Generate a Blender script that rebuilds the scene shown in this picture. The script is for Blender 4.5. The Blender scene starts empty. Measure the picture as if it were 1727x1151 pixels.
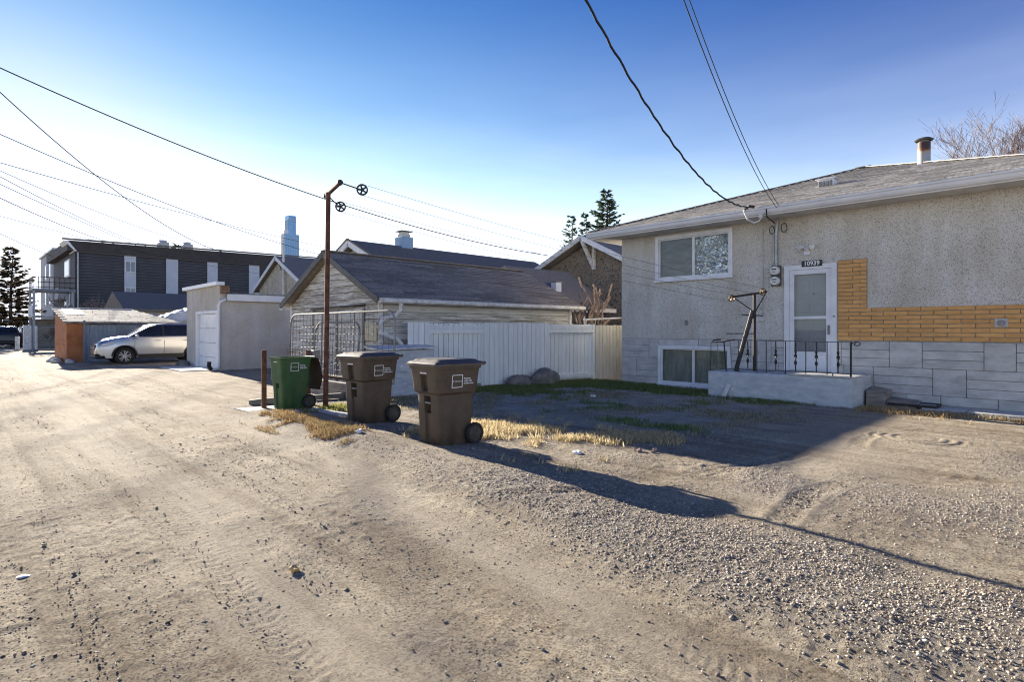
import bpy, math, random
import numpy as np
from mathutils import Vector, Matrix, Euler
R = math.radians
rnd = random.Random(7)
SC = bpy.context.scene
COL = SC.collection

# ------------------------------------------------------------------ camera, sky, sun, exposure
cam_d = bpy.data.cameras.new('camera'); cam = bpy.data.objects.new('camera', cam_d); COL.objects.link(cam)
cam.location = (0, 0, 1.45); cam.rotation_euler = (R(90), 0, R(-44.5))
cam_d.sensor_width = 36.0; cam_d.lens = 36.0 * 970.0 / 1727.0
cam_d.shift_y = -19.5 / 1727.0
cam_d.clip_start = 0.05; cam_d.clip_end = 6000
SC.camera = cam
SUN_AZ = math.atan2(0.080, 1.0)          # clockwise from +Y
SUN_EL = R(16.8)
world = bpy.data.worlds.new('World'); SC.world = world; world.use_nodes = True
wn = world.node_tree; wn.nodes.clear()
w_out = wn.nodes.new('ShaderNodeOutputWorld'); w_bg = wn.nodes.new('ShaderNodeBackground')
w_sky = wn.nodes.new('ShaderNodeTexSky'); w_sky.sky_type = 'NISHITA'; w_sky.sun_disc = False
w_sky.sun_elevation = SUN_EL; w_sky.sun_rotation = SUN_AZ
w_sky.altitude = 1500; w_sky.air_density = 1.0; w_sky.dust_density = 0.1; w_sky.ozone_density = 3.0
w_bg.inputs['Strength'].default_value = 0.1
EXPOSURE = 1.25
w_sep = wn.nodes.new('ShaderNodeSeparateColor'); w_com = wn.nodes.new('ShaderNodeCombineColor'); wn.links.new(w_sky.outputs[0], w_sep.inputs[0])
for _c, (_g, _m, _k) in enumerate(((2.7, 12.5, .34), (1.85, 2.2, .42), (1.0, .82, .56))):      # one colour grade for the whole sky: deeper blue overhead, pale rim
    _a = wn.nodes.new('ShaderNodeMath'); _a.operation = 'MULTIPLY'; _a.inputs[1].default_value = .1
    _p = wn.nodes.new('ShaderNodeMath'); _p.operation = 'POWER'; _p.inputs[1].default_value = _g
    _q = wn.nodes.new('ShaderNodeMath'); _q.operation = 'MULTIPLY'; _q.inputs[1].default_value = _m
    _s = wn.nodes.new('ShaderNodeMath'); _s.operation = 'SMOOTH_MIN'; _s.inputs[1].default_value = _k; _s.inputs[2].default_value = .25
    _e = wn.nodes.new('ShaderNodeMath'); _e.operation = 'MULTIPLY'; _e.inputs[1].default_value = 1 / (.1 * 2 ** EXPOSURE)
    wn.links.new(w_sep.outputs[_c], _a.inputs[0]); wn.links.new(_a.outputs[0], _p.inputs[0]); wn.links.new(_p.outputs[0], _q.inputs[0])
    wn.links.new(_q.outputs[0], _s.inputs[0]); wn.links.new(_s.outputs[0], _e.inputs[0]); wn.links.new(_e.outputs[0], w_com.inputs[_c])
w_tc = wn.nodes.new('ShaderNodeTexCoord'); w_xyz = wn.nodes.new('ShaderNodeSeparateXYZ'); wn.links.new(w_tc.outputs['Generated'], w_xyz.inputs[0])
_p = wn.nodes.new('ShaderNodeMath'); _p.operation = 'DIVIDE'; _p.inputs[1].default_value = .27; wn.links.new(w_xyz.outputs[2], _p.inputs[0])
_p2 = wn.nodes.new('ShaderNodeMath'); _p2.operation = 'MULTIPLY'; wn.links.new(_p.outputs[0], _p2.inputs[0]); wn.links.new(_p.outputs[0], _p2.inputs[1])
_p3 = wn.nodes.new('ShaderNodeMath'); _p3.operation = 'MULTIPLY'; _p3.inputs[1].default_value = -1; wn.links.new(_p2.outputs[0], _p3.inputs[0])
_p4 = wn.nodes.new('ShaderNodeMath'); _p4.operation = 'EXPONENT'; wn.links.new(_p3.outputs[0], _p4.inputs[0])
w_hz = wn.nodes.new('ShaderNodeVectorMath'); w_hz.operation = 'SCALE'; w_hz.inputs[0].default_value = tuple(q / (.1 * 2 ** EXPOSURE) for q in (.47, .44, .415)); 
_mp = wn.nodes.new('ShaderNodeMapping'); _mp.inputs['Scale'].default_value = (1.6, 1.6, 9); wn.links.new(w_tc.outputs['Generated'], _mp.inputs[0])
_nz = wn.nodes.new('ShaderNodeTexNoise'); _nz.inputs['Scale'].default_value = 1.7; _nz.inputs['Detail'].default_value = 6; wn.links.new(_mp.outputs[0], _nz.inputs['Vector'])
_nm = wn.nodes.new('ShaderNodeMapRange'); _nm.inputs['From Min'].default_value = .3; _nm.inputs['From Max'].default_value = .7; _nm.inputs['To Min'].default_value = .86; _nm.inputs['To Max'].default_value = 1.16; wn.links.new(_nz.outputs['Fac'], _nm.inputs['Value'])
_hm = wn.nodes.new('ShaderNodeMath'); _hm.operation = 'MULTIPLY'; wn.links.new(_p4.outputs[0], _hm.inputs[0]); wn.links.new(_nm.outputs[0], _hm.inputs[1])
wn.links.new(_hm.outputs[0], w_hz.inputs['Scale'])
w_add = wn.nodes.new('ShaderNodeVectorMath'); w_add.operation = 'ADD'; wn.links.new(w_com.outputs[0], w_add.inputs[0]); wn.links.new(w_hz.outputs[0], w_add.inputs[1])   # pale haze low in the sky, all the way round
wn.links.new(w_add.outputs[0], w_bg.inputs['Color']); wn.links.new(w_bg.outputs[0], w_out.inputs['Surface'])
sun_d = bpy.data.lights.new('sun', 'SUN'); sun = bpy.data.objects.new('sun', sun_d); COL.objects.link(sun)
sun_d.energy = 3.4; sun_d.angle = R(0.5); sun_d.color = (1.0, 0.91, 0.77)
sd = Vector((math.sin(SUN_AZ) * math.cos(SUN_EL), math.cos(SUN_AZ) * math.cos(SUN_EL), math.sin(SUN_EL)))
sun.rotation_euler = sd.to_track_quat('Z', 'Y').to_euler()
SC.view_settings.view_transform = 'Standard'; SC.view_settings.look = 'None'
SC.cycles.filter_width = 1.1
SC.view_settings.exposure = EXPOSURE + 1.0; SC.view_settings.gamma = 1.0

# ------------------------------------------------------------------ materials
def nodes_of(m): return m.node_tree.nodes, m.node_tree.links
def ramp(nt, fac, stops):
    r = nt.nodes.new('ShaderNodeValToRGB'); e = r.color_ramp.elements
    while len(e) < len(stops): e.new(0.5)
    for i, (p, c) in enumerate(stops):
        e[i].position = p; e[i].color = (c[0], c[1], c[2], 1) if not isinstance(c, float) else (c, c, c, 1)
    nt.links.new(fac, r.inputs[0]); return r.outputs[0]
def noise(nt, scale, detail=4, rough=0.55, vec=None, dist=0.0):
    n = nt.nodes.new('ShaderNodeTexNoise'); n.inputs['Scale'].default_value = scale
    n.inputs['Detail'].default_value = detail; n.inputs['Roughness'].default_value = rough
    n.inputs['Distortion'].default_value = dist
    if vec is not None: nt.links.new(vec, n.inputs['Vector'])
    return n.outputs['Fac']
def coords(nt, scale=(1, 1, 1), space='Object'):
    t = nt.nodes.new('ShaderNodeTexCoord'); mp = nt.nodes.new('ShaderNodeMapping')
    mp.inputs['Scale'].default_value = scale; nt.links.new(t.outputs[space], mp.inputs[0]); return mp.outputs[0]
def world_coords(nt, scale=(1, 1, 1), jitter=False):
    g = nt.nodes.new('ShaderNodeNewGeometry'); mp = nt.nodes.new('ShaderNodeMapping')
    mp.inputs['Scale'].default_value = scale; nt.links.new(g.outputs['Position'], mp.inputs[0]); return mp.outputs[0]
def mixc(nt, fac, a, b, mode='MIX'):
    m = nt.nodes.new('ShaderNodeMix'); m.data_type = 'RGBA'; m.blend_type = mode
    for s, v in ((0, fac), (6, a), (7, b)):
        if isinstance(v, (tuple, list)): m.inputs[s].default_value = (v[0], v[1], v[2], 1)
        elif isinstance(v, (int, float)): m.inputs[s].default_value = v
        else: nt.links.new(v, m.inputs[s])
    return m.outputs[2]
def math_n(nt, op, a, b=0.0):
    m = nt.nodes.new('ShaderNodeMath'); m.operation = op
    for i, v in enumerate((a, b)):
        if isinstance(v, (int, float)): m.inputs[i].default_value = v
        else: nt.links.new(v, m.inputs[i])
    return m.outputs[0]
def bump(nt, h, strength=0.3, dist=0.01, prev=None):
    b = nt.nodes.new('ShaderNodeBump'); b.inputs['Strength'].default_value = strength; b.inputs['Distance'].default_value = dist
    nt.links.new(h, b.inputs['Height'])
    if prev is not None: nt.links.new(prev, b.inputs['Normal'])
    return b.outputs[0]
def new_mat(name):
    m = bpy.data.materials.new(name); m.use_nodes = True
    return m, m.node_tree, m.node_tree.nodes['Principled BSDF']
def setp(p, **k):
    for n, v in k.items():
        key = n.replace('_', ' ')
        key = {'Coat': 'Coat Weight', 'Transmission': 'Transmission Weight', 'Spec': 'Specular IOR Level'}.get(key, key)
        p.inputs[key].default_value = v
def obj_rand(nt, lo, hi):
    o = nt.nodes.new('ShaderNodeObjectInfo'); mr = nt.nodes.new('ShaderNodeMapRange')
    mr.inputs['To Min'].default_value = lo; mr.inputs['To Max'].default_value = hi
    nt.links.new(o.outputs['Random'], mr.inputs['Value']); return mr.outputs[0]
def scale_col(nt, c, f):
    h = nt.nodes.new('ShaderNodeHueSaturation'); nt.links.new(c, h.inputs['Color']); nt.links.new(f, h.inputs['Value']); return h.outputs[0]
def plain(name, c1, c2, rough=0.7, nscale=6, bstr=0.15, bscale=40, vary=0.0, metal=0.0, stretch=(1, 1, 1), spec=0.4, lo=.35, hi=.65, bdist=.004):
    """two-tone mottled surface with fine relief; vary = per piece brightness spread"""
    m, nt, p = new_mat(name)
    v = world_coords(nt, stretch)
    c = ramp(nt, noise(nt, nscale, 5, .6, v), [(lo, c1), (hi, c2)])
    if vary: c = scale_col(nt, c, obj_rand(nt, 1 - vary, 1 + vary))
    nt.links.new(c, p.inputs['Base Color'])
    setp(p, Roughness=rough, Metallic=metal, Spec=spec)
    if bstr: nt.links.new(bump(nt, noise(nt, bscale, 4, .6, v), bstr, bdist), p.inputs['Normal'])
    return m
M = {}
def stucco(name, light, mid, dark, scale=42, dark_frac=.2, tint=None):
    m, nt, p = new_mat(name)
    v = world_coords(nt)
    vo = nt.nodes.new('ShaderNodeTexVoronoi'); vo.inputs['Scale'].default_value = scale; nt.links.new(v, vo.inputs['Vector'])
    sep = nt.nodes.new('ShaderNodeSeparateColor'); nt.links.new(vo.outputs['Color'], sep.inputs[0])
    c = ramp(nt, sep.outputs[0], [(0, dark), (dark_frac, dark), (dark_frac + .04, mid), (.55, light), (1, light)])
    big = ramp(nt, noise(nt, 1.1, 5, .6, v), [(.3, (.84, .81, .76)), (.7, (1.04, 1.04, 1.05))])
    c = mixc(nt, 1.0, c, big, 'MULTIPLY')
    streak = ramp(nt, noise(nt, 3, 4, .6, world_coords(nt, (1, 1, .12))), [(.38, (.91, .89, .85)), (.6, (1, 1, 1))])
    c = mixc(nt, 1.0, c, streak, 'MULTIPLY')
    nt.links.new(c, p.inputs['Base Color']); setp(p, Roughness=.9, Spec=.2)
    nt.links.new(bump(nt, vo.outputs['Distance'], .5, .012), p.inputs['Normal'])
    return m
M['stucco'] = stucco('pebble_dash', (.72, .70, .655), (.64, .62, .58), (.41, .40, .375), 80, .14)
M['stucco_garage'] = stucco('grey_stucco', (.66, .635, .59), (.62, .595, .555), (.48, .46, .43), 60, .12)
M['stucco_brown'] = stucco('brown_stucco', (.30, .255, .205), (.24, .2, .165), (.09, .08, .07), 22, .2)
M['stucco_beige'] = stucco('beige_stucco', (.60, .55, .47), (.55, .50, .42), (.40, .36, .30), 12, .1)
M['stone'] = plain('stone_facing', (.43, .425, .405), (.62, .61, .58), .8, 2.6, .8, 13, .07, stretch=(1, 1, 2.2), bdist=.01)
M['mortar'] = plain('mortar', (.24, .235, .225), (.34, .33, .315), .95, 12, .3, 60)
M['brick'] = plain('ochre_brick', (.60, .31, .10), (.72, .40, .15), .75, 7, .5, 55, .12, stretch=(1, 1, 3), bdist=.006)
M['white'] = plain('white_paint', (.70, .71, .73), (.82, .83, .84), .5, 4, .05, 30)
M['white_metal'] = plain('white_aluminium', (.72, .74, .78), (.82, .83, .85), .35, 2.5, .03, 20, spec=.5)
M['white_old'] = plain('worn_white_paint', (.5, .49, .46), (.8, .79, .76), .65, 7, .2, 40)
M['soffit'] = plain('soffit_panel', (.50, .48, .45), (.62, .6, .57), .6, 4, .05, 30, .06)
M['concrete'] = plain('concrete', (.30, .295, .285), (.43, .42, .41), .9, 5, .3, 70)
M['concrete_blue'] = plain('painted_concrete', (.42, .45, .475), (.58, .60, .615), .8, 4, .35, 25, stretch=(1, 1, 2.5), bdist=.008)
M['concrete_pale'] = plain('pale_concrete', (.45, .44, .42), (.58, .57, .55), .9, 6, .3, 50)
M['shingle_dark'] = plain('dark_shingle', (.20, .172, .142), (.31, .27, .225), .9, 14, .6, 140, .28, bdist=.004)
M['shingle_house'] = plain('grey_brown_shingle', (.33, .305, .275), (.50, .465, .42), .92, 11, .6, 120, .24, bdist=.005)
M['shingle_old'] = plain('weathered_shingle', (.10, .095, .09), (.38, .36, .33), .95, 5, .6, 60, .2, stretch=(1, 2.5, 2.5))
M['roof_dark'] = plain('dark_roofing', (.17, .148, .125), (.24, .21, .18), .9, 8, .4, 60, .15)
M['trim_dark'] = plain('charcoal_trim', (.075, .073, .072), (.12, .115, .11), .6, 6, .15, 30)
M['fence'] = plain('pale_grey_fence_paint', (.72, .735, .71), (.83, .835, .81), .75, 5, .25, 50, .06, stretch=(2.5, 2.5, .4))
M['fence_cream'] = plain('cream_fence_paint', (.62, .585, .48), (.74, .70, .59), .75, 5, .25, 50, .06, stretch=(2.5, 2.5, .4))
M['fence_blue'] = plain('blue_grey_board', (.18, .21, .25), (.26, .29, .33), .8, 5, .25, 50, .12, stretch=(2.5, 2.5, .4))
M['rust'] = plain('rusty_steel', (.055, .02, .014), (.19, .085, .05), .85, 9, .5, 90, lo=.3, hi=.7)
M['rust_light'] = plain('rusty_wire', (.16, .09, .05), (.30, .19, .12), .9, 14, .3, 90)
M['galv'] = plain('galvanised_tube', (.20, .19, .18), (.36, .35, .34), .6, 9, .1, 60, metal=.3)
M['iron'] = plain('black_iron', (.012, .012, .014), (.035, .03, .03), .5, 20, .2, 80)
M['dark_steel'] = plain('dark_steel', (.022, .019, .018), (.06, .045, .04), .6, 14, .3, 80)
M['bronze'] = plain('old_bronze', (.16, .11, .06), (.34, .25, .16), .5, 30, .2, 90, metal=.4)
M['cable'] = plain('black_cable', (.008, .008, .009), (.02, .02, .02), .6, 20, 0)
M['line'] = plain('clothes_line', (.10, .11, .11), (.2, .2, .2), .6, 20, 0)
def dusty(name, c1, c2, dust, rough=.45):
    m, nt, p = new_mat(name); v = coords(nt)
    base_ = ramp(nt, noise(nt, 4, 4, .6, v), [(.35, c1), (.65, c2)])
    n_ = noise(nt, 5, 8, .72, coords(nt, (1, 1, .45)), .4)
    mk = ramp(nt, n_, [(.46, 0.0), (.72, .55)])
    scr = ramp(nt, noise(nt, 26, 6, .8, coords(nt, (.5, .5, 2))), [(.60, 0.0), (.68, .35)])
    c = mixc(nt, mk, base_, dust); c = mixc(nt, scr, c, tuple(q * 1.3 for q in dust))
    nt.links.new(c, p.inputs['Base Color']); setp(p, Spec=.45)
    nt.links.new(ramp(nt, n_, [(.4, rough), (.7, rough + .35)]), p.inputs['Roughness'])
    nt.links.new(bump(nt, noise(nt, 260, 3, .6, v), .12, .002), p.inputs['Normal']); return m
M['lid_inside'] = plain('dark_lid_inside', (.035, .024, .017), (.06, .042, .03), .85, 5, .08, 120, spec=.1)
M['cart_brown'] = dusty('brown_cart_plastic', (.055, .038, .024), (.085, .060, .040), (.15, .115, .08))
M['lid_brown'] = dusty('brown_cart_lid', (.058, .042, .030), (.09, .068, .05), (.19, .155, .12), .38)
M['cart_green'] = dusty('green_cart_plastic', (.020, .072, .017), (.032, .10, .025), (.12, .15, .08))
M['rubber'] = plain('black_rubber', (.012, .012, .012), (.03, .03, .028), .8, 12, .2, 90)
M['hub'] = plain('grey_hub_plastic', (.04, .037, .03), (.07, .065, .055), .6, 12, .1, 90)
M['decal'] = plain('white_decal', (.72, .72, .72), (.8, .8, .8), .5, 30, 0)
M['black'] = plain('black_plate', (.01, .01, .01), (.02, .02, .02), .4, 30, 0)
M['carpaint'] = plain('silver_car_paint', (.42, .42, .43), (.46, .46, .47), .28, 1, 0, metal=.75); 
M['carpaint'].node_tree.nodes['Principled BSDF'].inputs['Coat Weight'].default_value = .8
M['carpaint_dark'] = plain('dark_car_paint', (.02, .022, .03), (.03, .032, .04), .25, 1, 0)
M['carpaint_red'] = plain('dark_red_car_paint', (.10, .015, .018), (.12, .02, .022), .25, 1, 0)
M['car_trim'] = plain('black_car_trim', (.012, .012, .013), (.022, .022, .023), .55, 8, .05, 60)
M['alloy'] = plain('alloy_wheel', (.5, .5, .51), (.6, .6, .61), .3, 5, 0, metal=.8)
M['lamp_lens'] = plain('lamp_lens', (.5, .5, .5), (.7, .7, .7), .08, 5, 0)
M['orange'] = plain('orange_painted_plywood', (.30, .105, .035), (.42, .16, .06), .75, 2.5, .2, 30)
M['dark_clad'] = plain('charcoal_cladding', (.045, .048, .060), (.062, .065, .078), .7, 1.2, 0, .0)
M['dark_fascia'] = plain('dark_brown_fascia', (.05, .042, .042), (.07, .06, .058), .7, 2, 0)
M['panel_white'] = plain('pale_wall_panel', (.52, .55, .60), (.6, .63, .68), .6, .8, 0)
M['light_clad'] = plain('light_grey_cladding', (.34, .36, .40), (.42, .44, .47), .7, .8, 0)
M['bark'] = plain('grey_bark', (.10, .08, .065), (.22, .18, .15), .9, 14, .5, 60)
M['bark_pale'] = plain('pruned_bark', (.22, .15, .11), (.42, .33, .27), .85, 10, .5, 60)
M['twig'] = plain('brown_twig', (.19, .14, .12), (.30, .235, .205), .85, 8, 0)
M['twig_dark'] = plain('dark_twig', (.06, .045, .038), (.11, .085, .07), .85, 8, 0)
M['boulder'] = plain('boulder', (.13, .12, .105), (.25, .23, .20), .9, 6, .7, 24, bdist=.02)
M['timber'] = plain('weathered_timber', (.17, .15, .125), (.34, .31, .27), .85, 5, .4, 40, .1, stretch=(.6, .6, 4))
M['litter'] = plain('white_paper', (.75, .75, .74), (.85, .85, .84), .8, 20, .2, 30)
M['leaf_tan'] = plain('dry_leaf', (.45, .28, .10), (.62, .43, .18), .8, 20, .2, 30)
M['tarp'] = plain('blue_grey_tarp', (.30, .33, .40), (.45, .47, .52), .4, 3, .5, 10)
M['tower_metal'] = plain('tower_metal', (.20, .33, .50), (.27, .40, .55), .5, .02, 0)
M['flue'] = plain('galvanised_flue', (.30, .31, .32), (.46, .47, .48), .45, 6, .05, 30, metal=.5)
M['meter'] = plain('meter_face', (.6, .6, .58), (.72, .72, .7), .3, 10, 0)
M['blind'] = plain('grey_blind', (.12, .12, .12), (.24, .24, .235), .8, 3, .1, 20, stretch=(1, 1, 4))
M['dim_room'] = plain('olive_curtain', (.26, .24, .17), (.38, .36, .28), .9, 2, .1, 20, stretch=(1, 4, 1))
M['door_inner'] = plain('grey_inner_door', (.28, .28, .29), (.34, .34, .35), .5, 2, .02, 20)
M['pipe_cream'] = plain('cream_panel', (.55, .51, .36), (.64, .6, .45), .7, 6, .1, 30)

def glass_mat(name, tint=(.9, .93, .95), rough=.02, alpha_mix=.45, dark=(.02, .025, .03)):
    """thin pane: part mirror, part see-through"""
    m, nt, p = new_mat(name); nt.nodes.remove(p)
    out = nt.nodes['Material Output']
    tr = nt.nodes.new('ShaderNodeBsdfTransparent'); tr.inputs[0].default_value = (*tint, 1)
    gl = nt.nodes.new('ShaderNodeBsdfGlossy'); gl.inputs['Roughness'].default_value = rough
    fr = nt.nodes.new('ShaderNodeFresnel'); fr.inputs['IOR'].default_value = 1.55
    mx = nt.nodes.new('ShaderNodeMixShader')
    f2 = math_n(nt, 'ADD', math_n(nt, 'MULTIPLY', fr.outputs[0], .16), alpha_mix * .04)
    nt.links.new(f2, mx.inputs[0]); nt.links.new(tr.outputs[0], mx.inputs[1]); nt.links.new(gl.outputs[0], mx.inputs[2])
    nt.links.new(mx.outputs[0], out.inputs['Surface']); return m
M['glass'] = glass_mat('window_glass')
def dark_glass(name, c, rough=.05, spec=.6):
    m, nt, p = new_mat(name)
    v = world_coords(nt); nt.links.new(ramp(nt, noise(nt, 1.5, 3, .5, v), [(.3, c), (.7, tuple(q * 1.5 for q in c))]), p.inputs['Base Color'])
    setp(p, Roughness=rough, Spec=spec); return m
M['car_glass'] = dark_glass('tinted_glass', (.012, .014, .016))
M['far_glass'] = dark_glass('far_window_glass', (.10, .14, .18), .08)
M['tower_glass'] = dark_glass('blue_tower_glass', (.16, .38, .66), .15, .5)
def foil():
    m, nt, p = new_mat('crumpled_foil')
    v = world_coords(nt)
    setp(p, Roughness=.14, Metallic=.95); p.inputs['Base Color'].default_value = (.66, .66, .64, 1)
    nt.links.new(bump(nt, noise(nt, 2.6, 3, .5, v, 1.8), 1.0, .14), p.inputs['Normal']); return m
M['foil'] = foil()
def peeling():
    m, nt, p = new_mat('peeling_white_paint')
    va = world_coords(nt, (.35, .35, 5.5)); vf = world_coords(nt, (1.6, 1.6, 9))
    wood = ramp(nt, noise(nt, 6, 5, .65, vf), [(.3, (.22, .195, .165)), (.7, (.42, .385, .335))])
    paint = ramp(nt, noise(nt, 2, 3, .5, va), [(.3, (.60, .58, .52)), (.7, (.76, .75, .70))])
    n1 = noise(nt, 3.2, 10, .78, va, .3)
    mask = ramp(nt, n1, [(.455, 0.0), (.50, 1.0)])
    g = nt.nodes.new('ShaderNodeAttribute'); g.attribute_type = 'OBJECT'; g.attribute_name = 'wear'
    n2 = math_n(nt, 'SUBTRACT', n1, g.outputs['Fac'])
    mask = ramp(nt, n2, [(.40, 0.0), (.50, 1.0)])
    nt.links.new(mixc(nt, mask, wood, paint), p.inputs['Base Color']); setp(p, Roughness=.8, Spec=.25)
    nt.links.new(bump(nt, mask, .35, .004, bump(nt, noise(nt, 20, 4, .6, vf), .4, .004)), p.inputs['Normal'])
    return m
M['peeling'] = peeling()
def flue_rust():
    m, nt, p = new_mat('rusting_flue')
    t = nt.nodes.new('ShaderNodeTexCoord'); s = nt.nodes.new('ShaderNodeSeparateXYZ'); nt.links.new(t.outputs['Generated'], s.inputs[0])
    n = math_n(nt, 'ADD', s.outputs[2], math_n(nt, 'MULTIPLY', math_n(nt, 'SUBTRACT', noise(nt, 8, 4, .6, t.outputs['Object']), .5), .35))
    c = ramp(nt, n, [(.45, (.34, .36, .38)), (.58, (.40, .33, .26)), (.68, (.20, .075, .03)), (.8, (.06, .03, .025))])
    nt.links.new(c, p.inputs['Base Color']); setp(p, Roughness=.6, Metallic=.2); return m
M['flue_rust'] = flue_rust()

# ------------------------------------------------------------------ mesh helpers
class MB:
    """collects faces in world (or local) coordinates; build() links them as one mesh object"""
    def __init__(s): s.v = []; s.f = []
    def add(s, vs, fs):
        o = len(s.v); s.v += [tuple(q) for q in vs]; s.f += [tuple(i + o for i in q) for q in fs]; return s
    def box(s, x0, x1, y0, y1, z0, z1):
        return s.add([(x0, y0, z0), (x1, y0, z0), (x1, y1, z0), (x0, y1, z0), (x0, y0, z1), (x1, y0, z1), (x1, y1, z1), (x0, y1, z1)],
                     [(3, 2, 1, 0), (4, 5, 6, 7), (0, 1, 5, 4), (1, 2, 6, 5), (2, 3, 7, 6), (3, 0, 4, 7)])
    def cbox(s, x0, x1, y0, y1, z0, z1, c=.01):
        """box with chamfered edges (inset loops along z)"""
        rings = [(z0, c), (z0 + c, 0), (z1 - c, 0), (z1, c)]; vs = []; fs = []
        for z, i in rings:
            vs += [(x0 + i, y0 + c, z), (x0 + c, y0 + i, z), (x1 - c, y0 + i, z), (x1 - i, y0 + c, z),
                   (x1 - i, y1 - c, z), (x1 - c, y1 - i, z), (x0 + c, y1 - i, z), (x0 + i, y1 - c, z)]
        for k in range(3):
            for j in range(8):
                a = k * 8 + j; b = k * 8 + (j + 1) % 8; fs.append((a, b, b + 8, a + 8))
        fs.append(tuple(range(7, -1, -1))); fs.append(tuple(range(24, 32)))
        return s.add(vs, fs)
    def beam(s, p0, p1, w, h, up=(0, 0, 1)):
        """rectangular bar from p0 to p1, w across, h along up"""
        p0 = Vector(p0); p1 = Vector(p1); d = (p1 - p0).normalized(); u = Vector(up)
        r = d.cross(u)
        if r.length < 1e-4: r = d.cross(Vector((1, 0, 0)))
        r.normalize(); u = r.cross(d).normalized(); r = r * (w / 2); u = u * (h / 2)
        vs = [p0 - r - u, p0 + r - u, p0 + r + u, p0 - r + u, p1 - r - u, p1 + r - u, p1 + r + u, p1 - r + u]
        return s.add(vs, [(0, 1, 2, 3), (7, 6, 5, 4), (4, 5, 1, 0), (5, 6, 2, 1), (6, 7, 3, 2), (7, 4, 0, 3)])
    def tube(s, pts, r, n=8, cap=True):
        """tube along points; r a number or one radius per point"""
        P = [Vector(p) for p in pts]; rr = r if isinstance(r, (list, tuple)) else [r] * len(P); vs = []; fs = []
        prev = None
        for i, p in enumerate(P):
            a = P[max(i - 1, 0)]; b = P[min(i + 1, len(P) - 1)]; d = (b - a).normalized()
            if prev is None:
                q = d.cross(Vector((0, 0, 1)))
                if q.length < .05: q = d.cross(Vector((1, 0, 0)))
            else:
                q = prev - d * prev.dot(d)
                if q.length < 1e-5: q = d.cross(Vector((1, 0, 0)))
            q.normalize(); prev = q; w = d.cross(q)
            for k in range(n):
                t = 2 * math.pi * k / n; vs.append(p + (q * math.cos(t) + w * math.sin(t)) * rr[i])
        for i in range(len(P) - 1):
            for k in range(n):
                a = i * n + k; b = i * n + (k + 1) % n; fs.append((a, b, b + n, a + n))
        if cap: fs.append(tuple(range(n - 1, -1, -1))); fs.append(tuple(range((len(P) - 1) * n, len(P) * n)))
        return s.add(vs, fs)
    def loft(s, rings, cap=True, closed=True):
        n = len(rings[0]); vs = [p for r in rings for p in r]; fs = []
        for i in range(len(rings) - 1):
            for k in range(n if closed else n - 1):
                a = i * n + k; b = i * n + (k + 1) % n; fs.append((a, b, b + n, a + n))
        if cap: fs.append(tuple(range(n - 1, -1, -1))); fs.append(tuple(range((len(rings) - 1) * n, len(rings) * n)))
        return s.add(vs, fs)
    def prism(s, poly, d):
        """closed solid: polygon (3-D points) pushed along vector d"""
        n = len(poly); a = [Vector(p) for p in poly]; b = [p + Vector(d) for p in a]
        fs = [tuple(range(n - 1, -1, -1)), tuple(range(n, 2 * n))] + [(i, (i + 1) % n, n + (i + 1) % n, n + i) for i in range(n)]
        return s.add(a + b, fs)
    def build(s, name, mat, parent=None, local=False, smooth=False, fix=True):
        me = bpy.data.meshes.new(name)
        off = parent_world(parent) if (parent is not None and not local) else Vector((0, 0, 0))
        me.from_pydata([(v[0] - off.x, v[1] - off.y, v[2] - off.z) for v in s.v], [], s.f); me.update()
        if fix: fix_normals(me)
        if smooth: 
            me.polygons.foreach_set('use_smooth', [True] * len(me.polygons))
            me.set_sharp_from_angle(angle=R(38))
        me.materials.append(M[mat] if isinstance(mat, str) else mat)
        o = bpy.data.objects.new(name, me); COL.objects.link(o)
        if parent is not None: o.parent = parent
        return o
def fix_normals(me):
    import bmesh
    b = bmesh.new(); b.from_mesh(me); bmesh.ops.recalc_face_normals(b, faces=b.faces); b.to_mesh(me); b.free()
def parent_world(p):
    v = Vector((0, 0, 0))
    while p is not None: v += p.location; p = p.parent
    return v
def tag(o, label, cat, group=None):
    o['label'] = label; o['category'] = cat
    if group: o['group'] = group
    return o
def thing(name, label, cat, loc=(0, 0, 0), rz=0.0, group=None):
    o = bpy.data.objects.new(name, None); COL.objects.link(o); o.empty_display_size = .2
    o.location = loc; o.rotation_euler = (0, 0, rz); return tag(o, label, cat, group)
def struct(o): o['kind'] = 'structure'; return o
def stuff(o): o['kind'] = 'stuff'; return o
def piece(src, name, parent, loc, rot=(0, 0, 0), scale=(1, 1, 1), mat=None):
    """a part that shares the mesh of another"""
    o = bpy.data.objects.new(name, src); COL.objects.link(o); o.parent = parent
    o.location = Vector(loc) - parent_world(parent); o.rotation_euler = rot; o.scale = scale; return o
def unit_mesh(name, mb, mat):
    me = bpy.data.meshes.new(name); me.from_pydata(mb.v, [], mb.f); me.update(); fix_normals(me); me.materials.append(M[mat]); return me
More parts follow.
